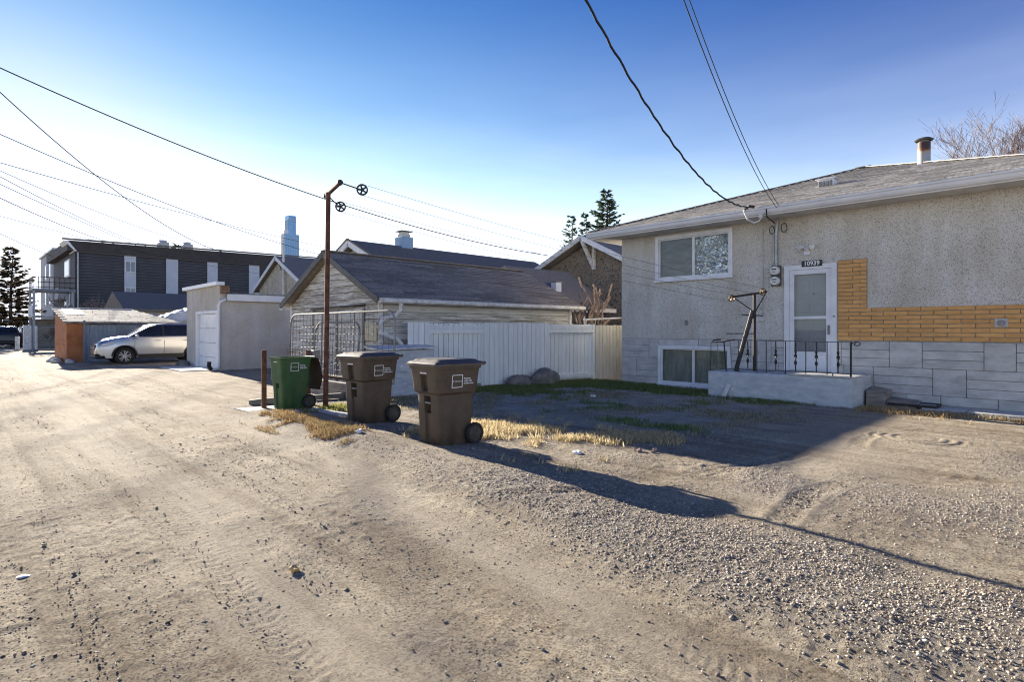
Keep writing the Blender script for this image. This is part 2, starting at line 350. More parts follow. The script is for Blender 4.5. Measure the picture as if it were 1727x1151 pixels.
def text_part(s, size, mat, name, parent, origin, xdir, ydir, align='CENTER', bold=.0, depth=.001):
    """flat lettering as mesh; placed in the parent's local frame"""
    cu = bpy.data.curves.new(name, 'FONT'); cu.body = s; cu.size = size; cu.align_x = align; cu.align_y = 'CENTER'
    cu.offset = bold; cu.extrude = depth; cu.resolution_u = 3
    t = bpy.data.objects.new(name, cu); COL.objects.link(t); bpy.context.view_layer.update()
    me = bpy.data.meshes.new_from_object(t); bpy.data.objects.remove(t); bpy.data.curves.remove(cu)
    x = Vector(xdir).normalized(); y = Vector(ydir).normalized(); z = x.cross(y)
    me.transform(Matrix(((x.x, y.x, z.x, origin[0]), (x.y, y.y, z.y, origin[1]), (x.z, y.z, z.z, origin[2]), (0, 0, 0, 1))))
    me.materials.clear(); me.materials.append(M[mat])
    o = bpy.data.objects.new(name, me); COL.objects.link(o); o.parent = parent; return o
def clone(root, loc, rz, label, group=None):
    r = root.copy(); COL.objects.link(r); r.location = loc; r.rotation_euler = (0, 0, rz); r['label'] = label
    if group: r['group'] = group
    for ch in [c for c in bpy.data.objects if c.parent == root]:
        c = ch.copy(); COL.objects.link(c); c.parent = r
        for g in [q for q in bpy.data.objects if q.parent == ch]:
            d = g.copy(); COL.objects.link(d); d.parent = c
    return r

# ------------------------------------------------------------------ ground
NG = np.random.default_rng(11)
LAT = NG.random((8, 256, 256))
def vnoise(x, y, s, k=0):
    x = np.asarray(x, float) * s + 37.3 * k; y = np.asarray(y, float) * s + 11.7 * k
    xi = np.floor(x).astype(int); yi = np.floor(y).astype(int); fx = x - xi; fy = y - yi
    fx = fx * fx * (3 - 2 * fx); fy = fy * fy * (3 - 2 * fy); L = LAT[k % 8]
    a = L[xi & 255, yi & 255]; b = L[(xi + 1) & 255, yi & 255]; c = L[xi & 255, (yi + 1) & 255]; d = L[(xi + 1) & 255, (yi + 1) & 255]
    return (a * (1 - fx) + b * fx) * (1 - fy) + (c * (1 - fx) + d * fx) * fy - .5
def edge_x(y):      # the line where the lane meets the yard
    return np.interp(y, [-6, 1.0, 4.8, 8, 10, 14, 60], [2.55, 2.75, 3.25, 3.6, 3.75, 3.4, 3.2])
def sstep(a, b, x): t = np.clip((x - a) / (b - a), 0, 1); return t * t * (3 - 2 * t)
def gravel_d(x, y):
    """0..1: how thickly loose gravel lies"""
    e = edge_x(y); n = vnoise(x, y, 1.3, 3) + .6 * vnoise(x, y, 3.1, 4)
    a = np.exp(-((x - e - .75) / .62) ** 2) * sstep(6.2, 3.2, y) * 1.1
    a2 = np.exp(-((x - e - .25) / .3) ** 2) * sstep(14, 9, y) * .5
    def blob(cx, cy, rx, ry, an):
        c, s_ = math.cos(an), math.sin(an); u = (x - cx) * c + (y - cy) * s_; v = -(x - cx) * s_ + (y - cy) * c
        return np.exp(-(u / rx) ** 2 - (v / ry) ** 2)
    b = blob(5.5, 2.15, .75, .28, .55) + .75 * blob(5.6, 1.3, 1.2, .45, .5) + .95 * blob(6.0, .2, 1.0, .8, .3) + .4 * blob(6.3, 3.9, 1.0, .35, .4)
    b += .7 * blob(8.0, .6, 1.6, .6, .3) + .35 * blob(4.9, 3.6, .9, .4, .6)
    d = a + a2 + b + n * .75 - .12
    return np.clip(d, 0, 1)
def _rut(x0, x1, w, dep, ph): return ([(x0 + (x1 - x0) * k / 14 + .10 * math.sin(k * .9 + ph), -1.5 + 2.4 * k) for k in range(15)], w, .09, dep)
TRACKS = [_rut(1.0, 1.4, .17, .0055, 0), _rut(1.45, 1.75, .15, .006, 1), _rut(2.05, 2.2, .16, .006, 2.2), _rut(-.35, .1, .16, .006, 3.1), _rut(.45, .6, .13, .005, 4.4), _rut(2.5, 2.75, .15, .006, 5),   # wheel ruts along the lane
    # centre line points, width, tread pitch, depth
    ([(3.05, 7.0), (2.75, 4.2), (2.55, 2.6), (2.35, 1.2), (2.3, -.5)], .2, .06, .006),
    ([(4.3, 3.3), (5.2, 2.75), (6.6, 2.4), (8.2, 2.35)], .18, .05, .006),
    ([(4.4, 1.65), (5.4, 1.75), (6.8, 1.4), (8.5, .6)], .18, .05, .006),
    ([(6.6, 2.0), (7.2, 1.9), (8.4, 2.15), (9.2, 2.1), (9.9, 1.6)], .16, .05, .008),
    ([(1.55, 8.5), (1.3, 5.2), (1.15, 3.0), (1.0, 1.0)], .22, .07, .0025),
    ([(3.2, 3.5), (3.7, 3.1), (4.5, 2.9), (5.6, 2.8)], .15, .06, .006)]
def tracks_z(x, y):
    out = np.zeros_like(x)
    for pts, w, pitch, dep in TRACKS:
        P = np.array(pts); s0 = 0
        # smooth the centre line
        t = np.linspace(0, len(P) - 1, 60); px = np.interp(t, range(len(P)), P[:, 0]); py = np.interp(t, range(len(P)), P[:, 1])
        k = np.ones(9) / 9; px[4:-4] = np.convolve(px, k, 'valid'); py[4:-4] = np.convolve(py, k, 'valid')
        best = np.full(x.shape, 9.); bs = np.zeros(x.shape)
        m = (x > px.min() - .4) & (x < px.max() + .4) & (y > py.min() - .4) & (y < py.max() + .4)
        xm, ym = x[m], y[m]; bm = np.full(xm.shape, 9.); sm = np.zeros(xm.shape); acc = 0
        for i in range(len(px) - 1):
            dx, dy = px[i + 1] - px[i], py[i + 1] - py[i]; L = math.hypot(dx, dy)
            if L < 1e-6: continue
            u = np.clip(((xm - px[i]) * dx + (ym - py[i]) * dy) / L / L, 0, 1)
            cr = ((xm - px[i]) * -dy + (ym - py[i]) * dx) / L
            d = np.hypot(xm - px[i] - u * dx, ym - py[i] - u * dy); c = d < np.abs(bm)
            bm = np.where(c, d * np.sign(cr + 1e-9), bm); sm = np.where(c, acc + u * L, sm); acc += L
        a = np.abs(bm); prof = -dep * sstep(w * .5 + .03, w * .5 - .03, a) + dep * .8 * np.exp(-((a - w * .5 - .05) / .035) ** 2)
        tread = dep * (.55 if len(pts) < 10 else .12) * np.sign(np.sin((sm + .5 * np.abs(bm)) * 2 * math.pi / pitch)) * sstep(w * .5, w * .5 - .03, a)
        fade = np.clip(2.6 * vnoise(xm, ym, 1.1, 6) + .55, 0, 1.2)
        out[m] += (prof + tread) * fade
    r = np.hypot(x - 9.05, (y - 1.66) * 1.0); m = (r < .75) & (x < 9.2)
    out[m] += .007 * np.sin(r[m] * 2 * math.pi / .13) * sstep(.16, .24, r[m]) * sstep(.62, .5, r[m])     # scuffed half rings where a wheel was turned
    return out
def packed_d(x, y):
    """1 where wheels have pressed the dirt smooth: bands along the lane"""
    w = .35 * vnoise(x * .2, y, .5, 6)
    p = np.exp(-((x - 1.25 + w - .03 * y) / .34) ** 2) + np.exp(-((x + .45 + w - .03 * y) / .34) ** 2) + np.exp(-((x - edge_x(y) + .42 + .4 * w) / .26) ** 2) * .9
    p = p + np.exp(-((y - 2.2 - .35 * np.sin(x * .8)) / .55) ** 2) * sstep(4.2, 5.0, x) * .7
    return np.clip(p + .5 * vnoise(x, y, .7, 5), 0, 1)
def ground_z(x, y):
    x = np.atleast_1d(np.asarray(x, float)); y = np.atleast_1d(np.asarray(y, float))
    rr_ = np.hypot(x, y); far = np.exp(-rr_ / 60.)
    near = sstep(40, 15, rr_); yard = sstep(9.5, 8, x)
    e = edge_x(y); pk = packed_d(x, y)
    z = .022 * vnoise(x, y, .55, 0) * far + (.010 * vnoise(x, y, 1.7, 1) + .007 * vnoise(x, y, 4.3, 2)) * near * (.35 + .65 * yard)
    z += .009 * vnoise(x * 3.2, y * .35, 1.0, 7) * near * sstep(e + .4, e - .2, x)                     # long ruts
    rough = near * (1 - .8 * pk) * np.clip(.35 + 1.6 * (vnoise(x, y, .9, 2) + .25), .15, 1.3)
    l1 = vnoise(x, y, 13, 3); l2 = vnoise(x, y, 21, 4)
    z += (.014 * np.maximum(l1 - .14, 0) + .015 * np.maximum(l2 - .15, 0) + .0025 * l1 + .003 * l2) * rough
    z += .07 * np.exp(-((x - e - .45) / .45) ** 2) * sstep(-3, 0, y) * sstep(11, 8, y)          # gravel shoulder
    z += .05 * np.exp(-((x - e - .12) / .28) ** 2) * np.exp(-((y - 8.3) / 1.5) ** 2)            # dry grass hummock
    z += .02 * sstep(e + .2, e + 1.2, x)
    z -= .02 * pk * near * sstep(e + .3, e, x)
    z += .035 * gravel_d(x, y) * near * sstep(11, 9, x)
    return z
def gz(x, y): return float(ground_z(x, y)[0])

def spaced(lo, hi, step, grow, far_lo, far_hi):
    a = list(np.arange(lo, hi, step)); s = step; v = a[-1]
    while v < far_hi: s *= grow; v += s; a.append(v)
    s = step; v = a[0]; b = []
    while v > far_lo: s *= grow; v -= s; b.append(v)
    return np.array(b[::-1] + a)
xs = spaced(.2, 9.7, .021, 1.05, -1500, 1500); ys = spaced(.3, 7.2, .021, 1.045, -1500, 2200)
GX, GY = np.meshgrid(xs, ys, indexing='ij'); gx = GX.ravel(); gy = GY.ravel()
gzv = ground_z(gx, gy) + tracks_z(gx, gy)
nx, ny = len(xs), len(ys)
gm = bpy.data.meshes.new('ground'); gm.vertices.add(nx * ny)
gm.vertices.foreach_set('co', np.stack([gx, gy, gzv], 1).ravel().astype(np.float32))
ii, jj = np.meshgrid(np.arange(nx - 1), np.arange(ny - 1), indexing='ij'); a = (ii * ny + jj).ravel()
quads = np.stack([a, a + ny, a + ny + 1, a + 1], 1)
gm.loops.add(quads.size); gm.loops.foreach_set('vertex_index', quads.ravel().astype(np.int32))
gm.polygons.add(len(quads)); gm.polygons.foreach_set('loop_start', (np.arange(len(quads)) * 4).astype(np.int32))
gm.polygons.foreach_set('loop_total', np.full(len(quads), 4, np.int32)); gm.polygons.foreach_set('use_smooth', np.ones(len(quads), bool))
gm.update(); gm.validate()
# where the yard's soil and thin turf begin (kind of ground, not its shading)
def turf_d(x, y):
    n = vnoise(x, y, .9, 5) + .7 * vnoise(x, y, 2.6, 6)
    d = sstep(6.2, 8.6, x + .9 * n) * sstep(2.9, 4.6, y + .5 * n + .08 * (x - 8)) 
    d = np.maximum(d, sstep(5.2, 6.0, x + n) * sstep(6.6, 8.0, y + n))
    d = np.maximum(d, np.exp(-((x - edge_x(y) - .35) / .5) ** 2) * sstep(6.3, 7.2, y) * sstep(10.4, 9.6, y))
    d = np.maximum(d, sstep(11.3, 11.8, x + .4 * n) * sstep(-4, 0, y))
    return np.clip(d, 0, 1) * sstep(16, 12.5, y)
at = gm.attributes.new('turf', 'FLOAT', 'POINT'); at.data.foreach_set('value', turf_d(gx, gy).astype(np.float32))
at = gm.attributes.new('packed', 'FLOAT', 'POINT'); at.data.foreach_set('value', packed_d(gx, gy).astype(np.float32))
at = gm.attributes.new('gravel', 'FLOAT', 'POINT'); at.data.foreach_set('value', gravel_d(gx, gy).astype(np.float32))
def ground_mat():
    m, nt, p = new_mat('dirt_and_gravel')
    v = world_coords(nt)
    dirt = ramp(nt, noise(nt, 1.1, 7, .62, v), [(.32, (.31, .255, .185)), (.5, (.42, .36, .27)), (.68, (.50, .44, .34))])
    fine = ramp(nt, noise(nt, 42, 5, .7, v), [(.34, (.55, .51, .47)), (.5, (.98, .98, .98)), (.72, (1.14, 1.13, 1.12))])
    dirt = mixc(nt, 1.0, dirt, fine, 'MULTIPLY')
    spots = ramp(nt, noise(nt, 5.5, 7, .72, v, .5), [(.57, (1, 1, 1)), (.66, (.62, .56, .5))])
    dirt = mixc(nt, .8, dirt, spots, 'MULTIPLY')
    vd = nt.nodes.new('ShaderNodeTexVoronoi'); vd.inputs['Scale'].default_value = 95; nt.links.new(v, vd.inputs['Vector'])
    sd_ = nt.nodes.new('ShaderNodeSeparateColor'); nt.links.new(vd.outputs['Color'], sd_.inputs[0])
    grit = ramp(nt, math_n(nt, 'ADD', sd_.outputs[1], math_n(nt, 'MULTIPLY', noise(nt, 2.4, 4, .6, v), .45)), [(.36, (.38, .34, .31)), (.46, (.8, .77, .74)), (.56, (1, 1, 1)), (1.0, (1.12, 1.12, 1.12))])
    dirt = mixc(nt, .7, dirt, grit, 'MULTIPLY')
    strk = ramp(nt, noise(nt, 1.0, 6, .6, world_coords(nt, (4.2, .2, 1))), [(.36, (.64, .59, .54)), (.5, (.97, .96, .95)), (.64, (1.16, 1.15, 1.12))])
    dirt = mixc(nt, .9, dirt, strk, 'MULTIPLY')
    pkn = nt.nodes.new('ShaderNodeAttribute'); pkn.attribute_name = 'packed'
    dirt = mixc(nt, math_n(nt, 'MULTIPLY', pkn.outputs['Fac'], .55), dirt, ramp(nt, noise(nt, 3, 6, .6, v), [(.3, (.47, .405, .31)), (.7, (.56, .49, .385))]))
    ag = nt.nodes.new('ShaderNodeAttribute'); ag.attribute_name = 'gravel'
    vo = nt.nodes.new('ShaderNodeTexVoronoi'); vo.inputs['Scale'].default_value = 46; nt.links.new(v, vo.inputs['Vector'])
    sp = nt.nodes.new('ShaderNodeSeparateColor'); nt.links.new(vo.outputs['Color'], sp.inputs[0])
    gr = ramp(nt, sp.outputs[0], [(0, (.13, .115, .10)), (.5, (.30, .26, .215)), (1, (.46, .42, .36))])
    c = mixc(nt, math_n(nt, 'MULTIPLY', ag.outputs['Fac'], .8), dirt, gr)
    tu = nt.nodes.new('ShaderNodeAttribute'); tu.attribute_name = 'turf'
    soil = ramp(nt, noise(nt, 2.2, 7, .65, v), [(.3, (.28, .235, .175)), (.5, (.45, .395, .315)), (.7, (.56, .50, .415))])
    tf = math_n(nt, 'MULTIPLY', tu.outputs['Fac'], .85)
    c = mixc(nt, tf, c, mixc(nt, .8, soil, fine, 'MULTIPLY'))
    nt.links.new(c, p.inputs['Base Color']); setp(p, Roughness=.95, Spec=.15)
    b1 = bump(nt, noise(nt, 19, 8, .78, v), .9, .035)
    b2 = bump(nt, noise(nt, 85, 5, .75, v), .9, .014, b1)
    b3 = bump(nt, math_n(nt, 'MULTIPLY', vo.outputs['Distance'], ag.outputs['Fac']), .6, .012, b2)
    nt.links.new(b3, p.inputs['Normal']); return m
gm.materials.append(ground_mat())
ground = bpy.data.objects.new('ground', gm); COL.objects.link(ground); struct(ground)

# ---- loose stones: one mass
ICO_V = []
_t = (1 + 5 ** .5) / 2
for s1 in (-1, 1):
    for s2 in (-1, 1): ICO_V += [(0, s1, s2 * _t), (s1, s2 * _t, 0), (s2 * _t, 0, s1)]
ICO_V = np.array(ICO_V) / math.hypot(1, _t)
def hull_faces(V):
    fs = []
    for i in range(len(V)):
        for j in range(i + 1, len(V)):
            for k in range(j + 1, len(V)):
                n = np.cross(V[j] - V[i], V[k] - V[i]); d = V @ n - V[i] @ n
                if (d < 1e-6).all(): fs.append((i, j, k))
                elif (d > -1e-6).all(): fs.append((i, k, j))
    return np.array(fs)
ICO_F = hull_faces(ICO_V)
OCT_V = np.array([(1, 0, 0), (-1, 0, 0), (0, 1, 0), (0, -1, 0), (0, 0, 1), (0, 0, -1)], float); OCT_F = hull_faces(OCT_V)
def stones(name, X, Y, S, V0, F0, mat, flat=.62, sink=.25, seed=1):
    g = np.random.default_rng(seed); n = len(X); nv = len(V0)
    an = g.random(n) * 6.283; c, s_ = np.cos(an), np.sin(an)
    V = V0[None] * (1 + .6 * (g.random((n, nv, 1)) - .5)); V = V + .5 * (g.random((n, nv, 3)) - .5)
    V = V * np.stack([S * (.75 + .6 * g.random(n)), S * (.65 + .35 * g.random(n)), S * flat * (.7 + .5 * g.random(n))], 1)[:, None, :]
    tl = (g.random(n) - .5) * .9; ct, st = np.cos(tl), np.sin(tl)
    x, y, z = V[..., 0], V[..., 1], V[..., 2]
    x, z = x * ct[:, None] - z * st[:, None], x * st[:, None] + z * ct[:, None]
    x, y = x * c[:, None] - y * s_[:, None], x * s_[:, None] + y * c[:, None]
    Z = ground_z(X, Y) + S * flat * sink
    co = np.stack([x + X[:, None], y + Y[:, None], z + Z[:, None]], -1).reshape(-1, 3)
    F = (F0[None] + (np.arange(n) * nv)[:, None, None]).reshape(-1, 3)
    me = bpy.data.meshes.new(name); me.vertices.add(len(co)); me.vertices.foreach_set('co', co.ravel().astype(np.float32))
    me.loops.add(F.size); me.loops.foreach_set('vertex_index', F.ravel().astype(np.int32)); me.polygons.add(len(F))
    me.polygons.foreach_set('loop_start', (np.arange(len(F)) * 3).astype(np.int32)); me.polygons.foreach_set('loop_total', np.full(len(F), 3, np.int32))
    me.update()
    t = me.attributes.new('tint', 'FLOAT', 'POINT'); t.data.foreach_set('value', np.repeat(g.random(n), nv).astype(np.float32))
    me.materials.append(mat); o = bpy.data.objects.new(name, me); COL.objects.link(o); return stuff(o)
def tint_mat(name, stops, rough=.9):
    m, nt, p = new_mat(name); a_ = nt.nodes.new('ShaderNodeAttribute'); a_.attribute_name = 'tint'
    nt.links.new(ramp(nt, a_.outputs['Fac'], stops), p.inputs['Base Color']); setp(p, Roughness=rough, Spec=.25); return m
g_mat = tint_mat('gravel_stone', [(0, (.14, .115, .09)), (.2, (.26, .215, .165)), (.6, (.40, .335, .255)), (.9, (.47, .405, .32)), (1, (.56, .51, .44))])
def leafy(m, k=.5):
    nt = m.node_tree; p = nt.nodes['Principled BSDF']; out = nt.nodes['Material Output']
    tl = nt.nodes.new('ShaderNodeBsdfTranslucent'); mx = nt.nodes.new('ShaderNodeMixShader'); mx.inputs[0].default_value = k
    nt.links.new(p.inputs['Base Color'].links[0].from_socket, tl.inputs['Color']); nt.links.new(p.outputs[0], mx.inputs[1]); nt.links.new(tl.outputs[0], mx.inputs[2]); nt.links.new(mx.outputs[0], out.inputs['Surface']); return m
def scatter(n, x0, x1, y0, y1, dens, seed):
    g = np.random.default_rng(seed); x = g.uniform(x0, x1, n); y = g.uniform(y0, y1, n); k = g.random(n) < dens(x, y); return x[k], y[k], g
X, Y, g_ = scatter(300000, 2.2, 9.5, -1.5, 6.5, lambda x, y: gravel_d(x, y) ** 1.4 * .6 * np.clip(7 / (np.hypot(x, y) + 1) ** 1.2, .1, 1), 3)
S = .0035 + .0078 * g_.random(len(X)) ** 2.2
stones('gravel', X, Y, S, ICO_V, ICO_F, g_mat, sink=.12, seed=4); NST = len(X)
dirt_peb = tint_mat('dusty_pebble', [(0, (.07, .06, .05)), (.3, (.15, .125, .10)), (.5, (.30, .255, .20)), (.85, (.42, .365, .29)), (1, (.52, .48, .42))])
X, Y, g_ = scatter(230000, -2.2, 10, .5, 12, lambda x, y: (.25 + .9 * np.clip(vnoise(x, y, 1.1, 2) + .3, 0, 1) ** 1.5) * np.clip(3.6 / (np.hypot(x, y) + .3), .05, 1) * (1 - .75 * turf_d(x, y)) * (1 - .5 * packed_d(x, y)), 5)
S = .0028 + .0065 * g_.random(len(X)) ** 2.5
stones('scattered_pebbles', X, Y, S, OCT_V, OCT_F, dirt_peb, flat=.6, sink=.1, seed=6); NPB = len(X)
clod_mat = tint_mat('dirt_clod', [(0, (.055, .046, .038)), (.45, (.15, .122, .095)), (1, (.36, .305, .235))])
X, Y, g_ = scatter(60000, -2.5, 7, .8, 26, lambda x, y: np.clip(.05 + 2.6 * (vnoise(x, y, .9, 7) - .05) + 1.2 * vnoise(x, y, 2.7, 1), .015, 1) * sstep(edge_x(y) + 1.2, edge_x(y) + .3, x) * (1 - .85 * packed_d(x, y)) * .6, 8)
S = .0035 + .010 * g_.random(len(X)) ** 3.5
stones('dirt_clods', X, Y, S, ICO_V, ICO_F, clod_mat, flat=.6, sink=.15, seed=9)
X, Y, g_ = scatter(200, -2, 4, 1.2, 14, lambda x, y: .5 * np.ones_like(x) * (1 - .8 * packed_d(x, y)), 12)
stones('larger_stones', X, Y, .009 + .012 * g_.random(len(X)) ** 3, ICO_V, ICO_F, clod_mat, flat=.5, sink=.1, seed=13)
print('pebbles', NPB, 'clods', len(X))
print('stones', NST)

# ---- grass: masses nobody could count
def blades(name, X, Y, H, W, mat, seed=1, lean=.5):
    g = np.random.default_rng(seed); n = len(X); an = g.random(n) * 6.283; ln = H * lean * (.3 + g.random(n)); la = g.random(n) * 6.283
    z0 = ground_z(X, Y) - .006; wx, wy = np.cos(an) * W * .5, np.sin(an) * W * .5; lx, ly = np.cos(la) * ln, np.sin(la) * ln
    hz = np.sqrt(np.maximum(H ** 2 - ln ** 2, (.15 * H) ** 2))
    p = np.zeros((n, 5, 3))
    p[:, 0] = np.stack([X - wx, Y - wy, z0], 1); p[:, 1] = np.stack([X + wx, Y + wy, z0], 1)
    p[:, 2] = np.stack([X - wx * .7 + lx * .4, Y - wy * .7 + ly * .4, z0 + hz * .62], 1); p[:, 3] = np.stack([X + wx * .7 + lx * .4, Y + wy * .7 + ly * .4, z0 + hz * .62], 1)
    p[:, 4] = np.stack([X + lx, Y + ly, z0 + hz], 1)
    F = np.array([(0, 1, 3), (0, 3, 2), (2, 3, 4)]); F = (F[None] + (np.arange(n) * 5)[:, None, None]).reshape(-1, 3)
    me = bpy.data.meshes.new(name); me.vertices.add(n * 5); me.vertices.foreach_set('co', p.ravel().astype(np.float32))
    me.loops.add(F.size); me.loops.foreach_set('vertex_index', F.ravel().astype(np.int32)); me.polygons.add(len(F))
    me.polygons.foreach_set('loop_start', (np.arange(len(F)) * 3).astype(np.int32)); me.polygons.foreach_set('loop_total', np.full(len(F), 3, np.int32)); me.update()
    t = me.attributes.new('tint', 'FLOAT', 'POINT'); t.data.foreach_set('value', np.repeat(g.random(n), 5).astype(np.float32))
    me.materials.append(mat); o = bpy.data.objects.new(name, me); COL.objects.link(o); return stuff(o)
green_m = leafy(tint_mat('green_grass_blade', [(0, (.085, .14, .035)), (.6, (.17, .24, .07)), (.85, (.30, .31, .12)), (1, (.48, .42, .22))], .7))
straw_m = leafy(tint_mat('straw_blade', [(0, (.32, .23, .12)), (.5, (.56, .45, .26)), (1, (.74, .64, .42))], .75))
rusty_m = leafy(tint_mat('rusty_dry_blade', [(0, (.20, .12, .06)), (.5, (.42, .28, .14)), (.8, (.54, .42, .23)), (1, (.30, .28, .11))], .75), .28)
def line_fence_y(x): return 11.08 - .167 * (x - 7.4)
def green_d(x, y):
    n = vnoise(x, y, 1.4, 5) + .6 * vnoise(x, y, 4, 6)
    band = np.exp(-((y - (line_fence_y(x) - .9)) / .75) ** 2) * sstep(7.6, 9, x) + np.exp(-((x - 12.0) / .8) ** 2) * sstep(3.4, 4.6, y)
    d = band * 1.1 + n * .95 - .24
    return np.clip(d, 0, 1) * sstep(line_fence_y(x), line_fence_y(x) - .25, y) * (x < 13) * (1 - (x > 11.66) * (y < 5.9) * 1.0)
X, Y, g_ = scatter(260000, 7.2, 13, 3.2, 11, green_d, 21)
blades('green_grass', X, Y, .035 + .06 * g_.random(len(X)), .009 + .005 * g_.random(len(X)), green_m, 22, .75)
def thin_d(x, y): return np.clip((vnoise(x, y, 1.6, 7) + .5 * vnoise(x, y, 5, 1)) * 1.6 + .22, 0, 1) * turf_d(x, y) * (x < 12.95) * sstep(line_fence_y(x), line_fence_y(x) - .2, y) * (1 - (x > 11.66) * (y < 5.9) * (y > 3.05))
X, Y, g_ = scatter(220000, 5.4, 13, .4, 11, thin_d, 23)
blades('thin_dry_turf', X, Y, .025 + .045 * g_.random(len(X)), .007 + .004 * g_.random(len(X)), leafy(tint_mat('thin_turf_blade', [(0, (.14, .15, .06)), (.5, (.32, .28, .16)), (1, (.56, .48, .32))], .8)), 24, .8)
CL = [(5.35, 6.0, .65, .3), (5.75, 5.65, .5, .25), (6.1, 4.5, .7, .3), (6.35, 4.2, .5, .26), (4.75, 6.45, .35, .2), (4.9, 5.75, .4, .16), (5.6, 6.4, .5, .2)]
def clump_d(x, y):
    d = 0
    for cx, cy, rx, ry in CL:
        u = (x - cx) * .75 - (y - cy) * .66; v = (x - cx) * .66 + (y - cy) * .75
        d = d + np.exp(-(u / rx) ** 2 - (v / ry) ** 2)
    return np.clip(d * 1.1 + vnoise(x, y, 5, 2) * .9 - .22, 0, 1)
X, Y, g_ = scatter(120000, 4.2, 7.2, 3.6, 7, clump_d, 25)
blades('straw_clumps', X, Y, .03 + .085 * g_.random(len(X)), .007 + .006 * g_.random(len(X)), straw_m, 26, .85)
def hum_d(x, y):
    e = edge_x(y); return np.clip(np.exp(-((x - e - .18) / .2) ** 2) * sstep(6.4, 7.1, y) * sstep(10.2, 9.4, y) + vnoise(x, y, 4, 3) * .9 - .2, 0, 1)
X, Y, g_ = scatter(90000, 3.2, 4.5, 6.2, 10.4, hum_d, 27)
blades('dry_verge_grass', X, Y, .025 + .065 * g_.random(len(X)), .007 + .005 * g_.random(len(X)), rusty_m, 28, .9)
def wall_d(x, y): return np.clip(np.exp(-((x - 11.95 + .15 * y) / .35) ** 2) * (y < 3.0) + vnoise(x, y, 3, 4) * 1.2 - .35, 0, 1)
X, Y, g_ = scatter(40000, 10.8, 12.9, -3, 3.2, wall_d, 29)
blades('dry_weeds_by_walk', X, Y, .03 + .09 * g_.random(len(X)), .008 + .008 * g_.random(len(X)), rusty_m, 30, .9)
def pole_d(x, y): return np.clip(np.exp(-((x - 5.0) / .55) ** 2 - ((y - 9.6) / .6) ** 2) + vnoise(x, y, 4, 5) * .9 - .3, 0, 1)
X, Y, g_ = scatter(16000, 4.2, 6.2, 8.2, 10.6, pole_d, 31)
blades('weeds_round_pole', X, Y, .03 + .09 * g_.random(len(X)), .009 + .006 * g_.random(len(X)), leafy(tint_mat('yellow_green_blade', [(0, (.10, .13, .03)), (.5, (.28, .28, .07)), (1, (.46, .40, .2))], .7)), 32, .8)

# ------------------------------------------------------------------ the house
HX = 13.0
house = thing('house', 'grey pebble-dash house with ochre brick, stone base and hipped shingle roof', 'house', (13, 4, 0))
HOLES = [(5.92, 7.94, 2.68, 3.82), (5.95, 7.86, .06, 1.05), (3.73, 4.76, .54, 2.82)]   # y0 y1 z0 z1: window, basement window, door
def holed(mb, x0, x1, ya, yb, za, zb, holes):
    hs = [h for h in holes if h[2] < zb and h[3] > za]
    yc = sorted(set([ya, yb] + [q for h in hs for q in h[:2]])); zc = sorted(set([za, zb] + [min(max(q, za), zb) for h in hs for q in h[2:]]))
    for y0, y1 in zip(yc, yc[1:]):
        for z0, z1 in zip(zc, zc[1:]):
            ym, zm = (y0 + y1) / 2, (z0 + z1) / 2
            if any(h[0] < ym < h[1] and h[2] < zm < h[3] for h in hs): continue
            mb.box(x0, x1, y0, y1, z0, z1)
b = MB(); holed(b, 13.0, 13.2, -.3, 9, 1.22, 3.90, HOLES); b.box(13.2, 22, 8.8, 9, -.2, 3.9); b.box(13.2, 22, -.3, -.1, -.2, 3.9); b.box(21.8, 22, -.1, 8.8, -.2, 3.9)
b.build('wall', 'stucco', house)
b = MB(); holed(b, 13.012, 13.2, -.295, 8.995, -.2, 1.22, HOLES); base = b.build('base_wall', 'mortar', house)
# stone facing: squares between stacks of thin slabs
unit = unit_mesh('stone', MB().cbox(-.5, .5, -.5, .5, -.5, .5, .03), 'stone')
def stone(y0, y1, z0, z1):
    for h in HOLES:
        a0, a1, c0, c1 = h[0] - .0, h[1] + .0, h[2], h[3]
        if y1 > a0 and y0 < a1 and z1 > c0 + .01 and z0 < c1 - .01:      # cut round openings
            if y0 < a0 - .06: stone(y0, a0, z0, z1)
            if y1 > a1 + .06: stone(a1, y1, z0, z1)
            if c1 < z1 - .04 and z0 < c1: stone(max(y0, a0), min(y1, a1), c1, z1)
            return
    if y1 - y0 < .05 or z1 - z0 < .03: return
    d = .03 + rnd.uniform(0, .008)
    piece(unit, 'stone', house, (13.012 - d / 2 + .008, (y0 + y1) / 2, (z0 + z1) / 2), scale=(d, y1 - y0 - .011, z1 - z0 - .010))
for row, (za, zb, off) in enumerate([(.72, 1.215, 0.0), (.225, .72, .72), (-.12, .225, .3)]):
    y = 9.0 - off * .0; first = True; y = 8.99; w0 = off
    if w0: stone(y - w0 * .65, y, za, zb); y -= w0 * .65
    k = 0
    while y > .25:
        if k % 2 == 0:
            w = rnd.uniform(.78, .98); h = (zb - za) / 3
            for q in range(3 if zb - za > .4 else 2):
                hh = (zb - za) / (3 if zb - za > .4 else 2); stone(y - w, y, za + q * hh, za + (q + 1) * hh)
        else:
            w = rnd.uniform(.42, .55); stone(y - w, y, za, zb)
        y -= w; k += 1
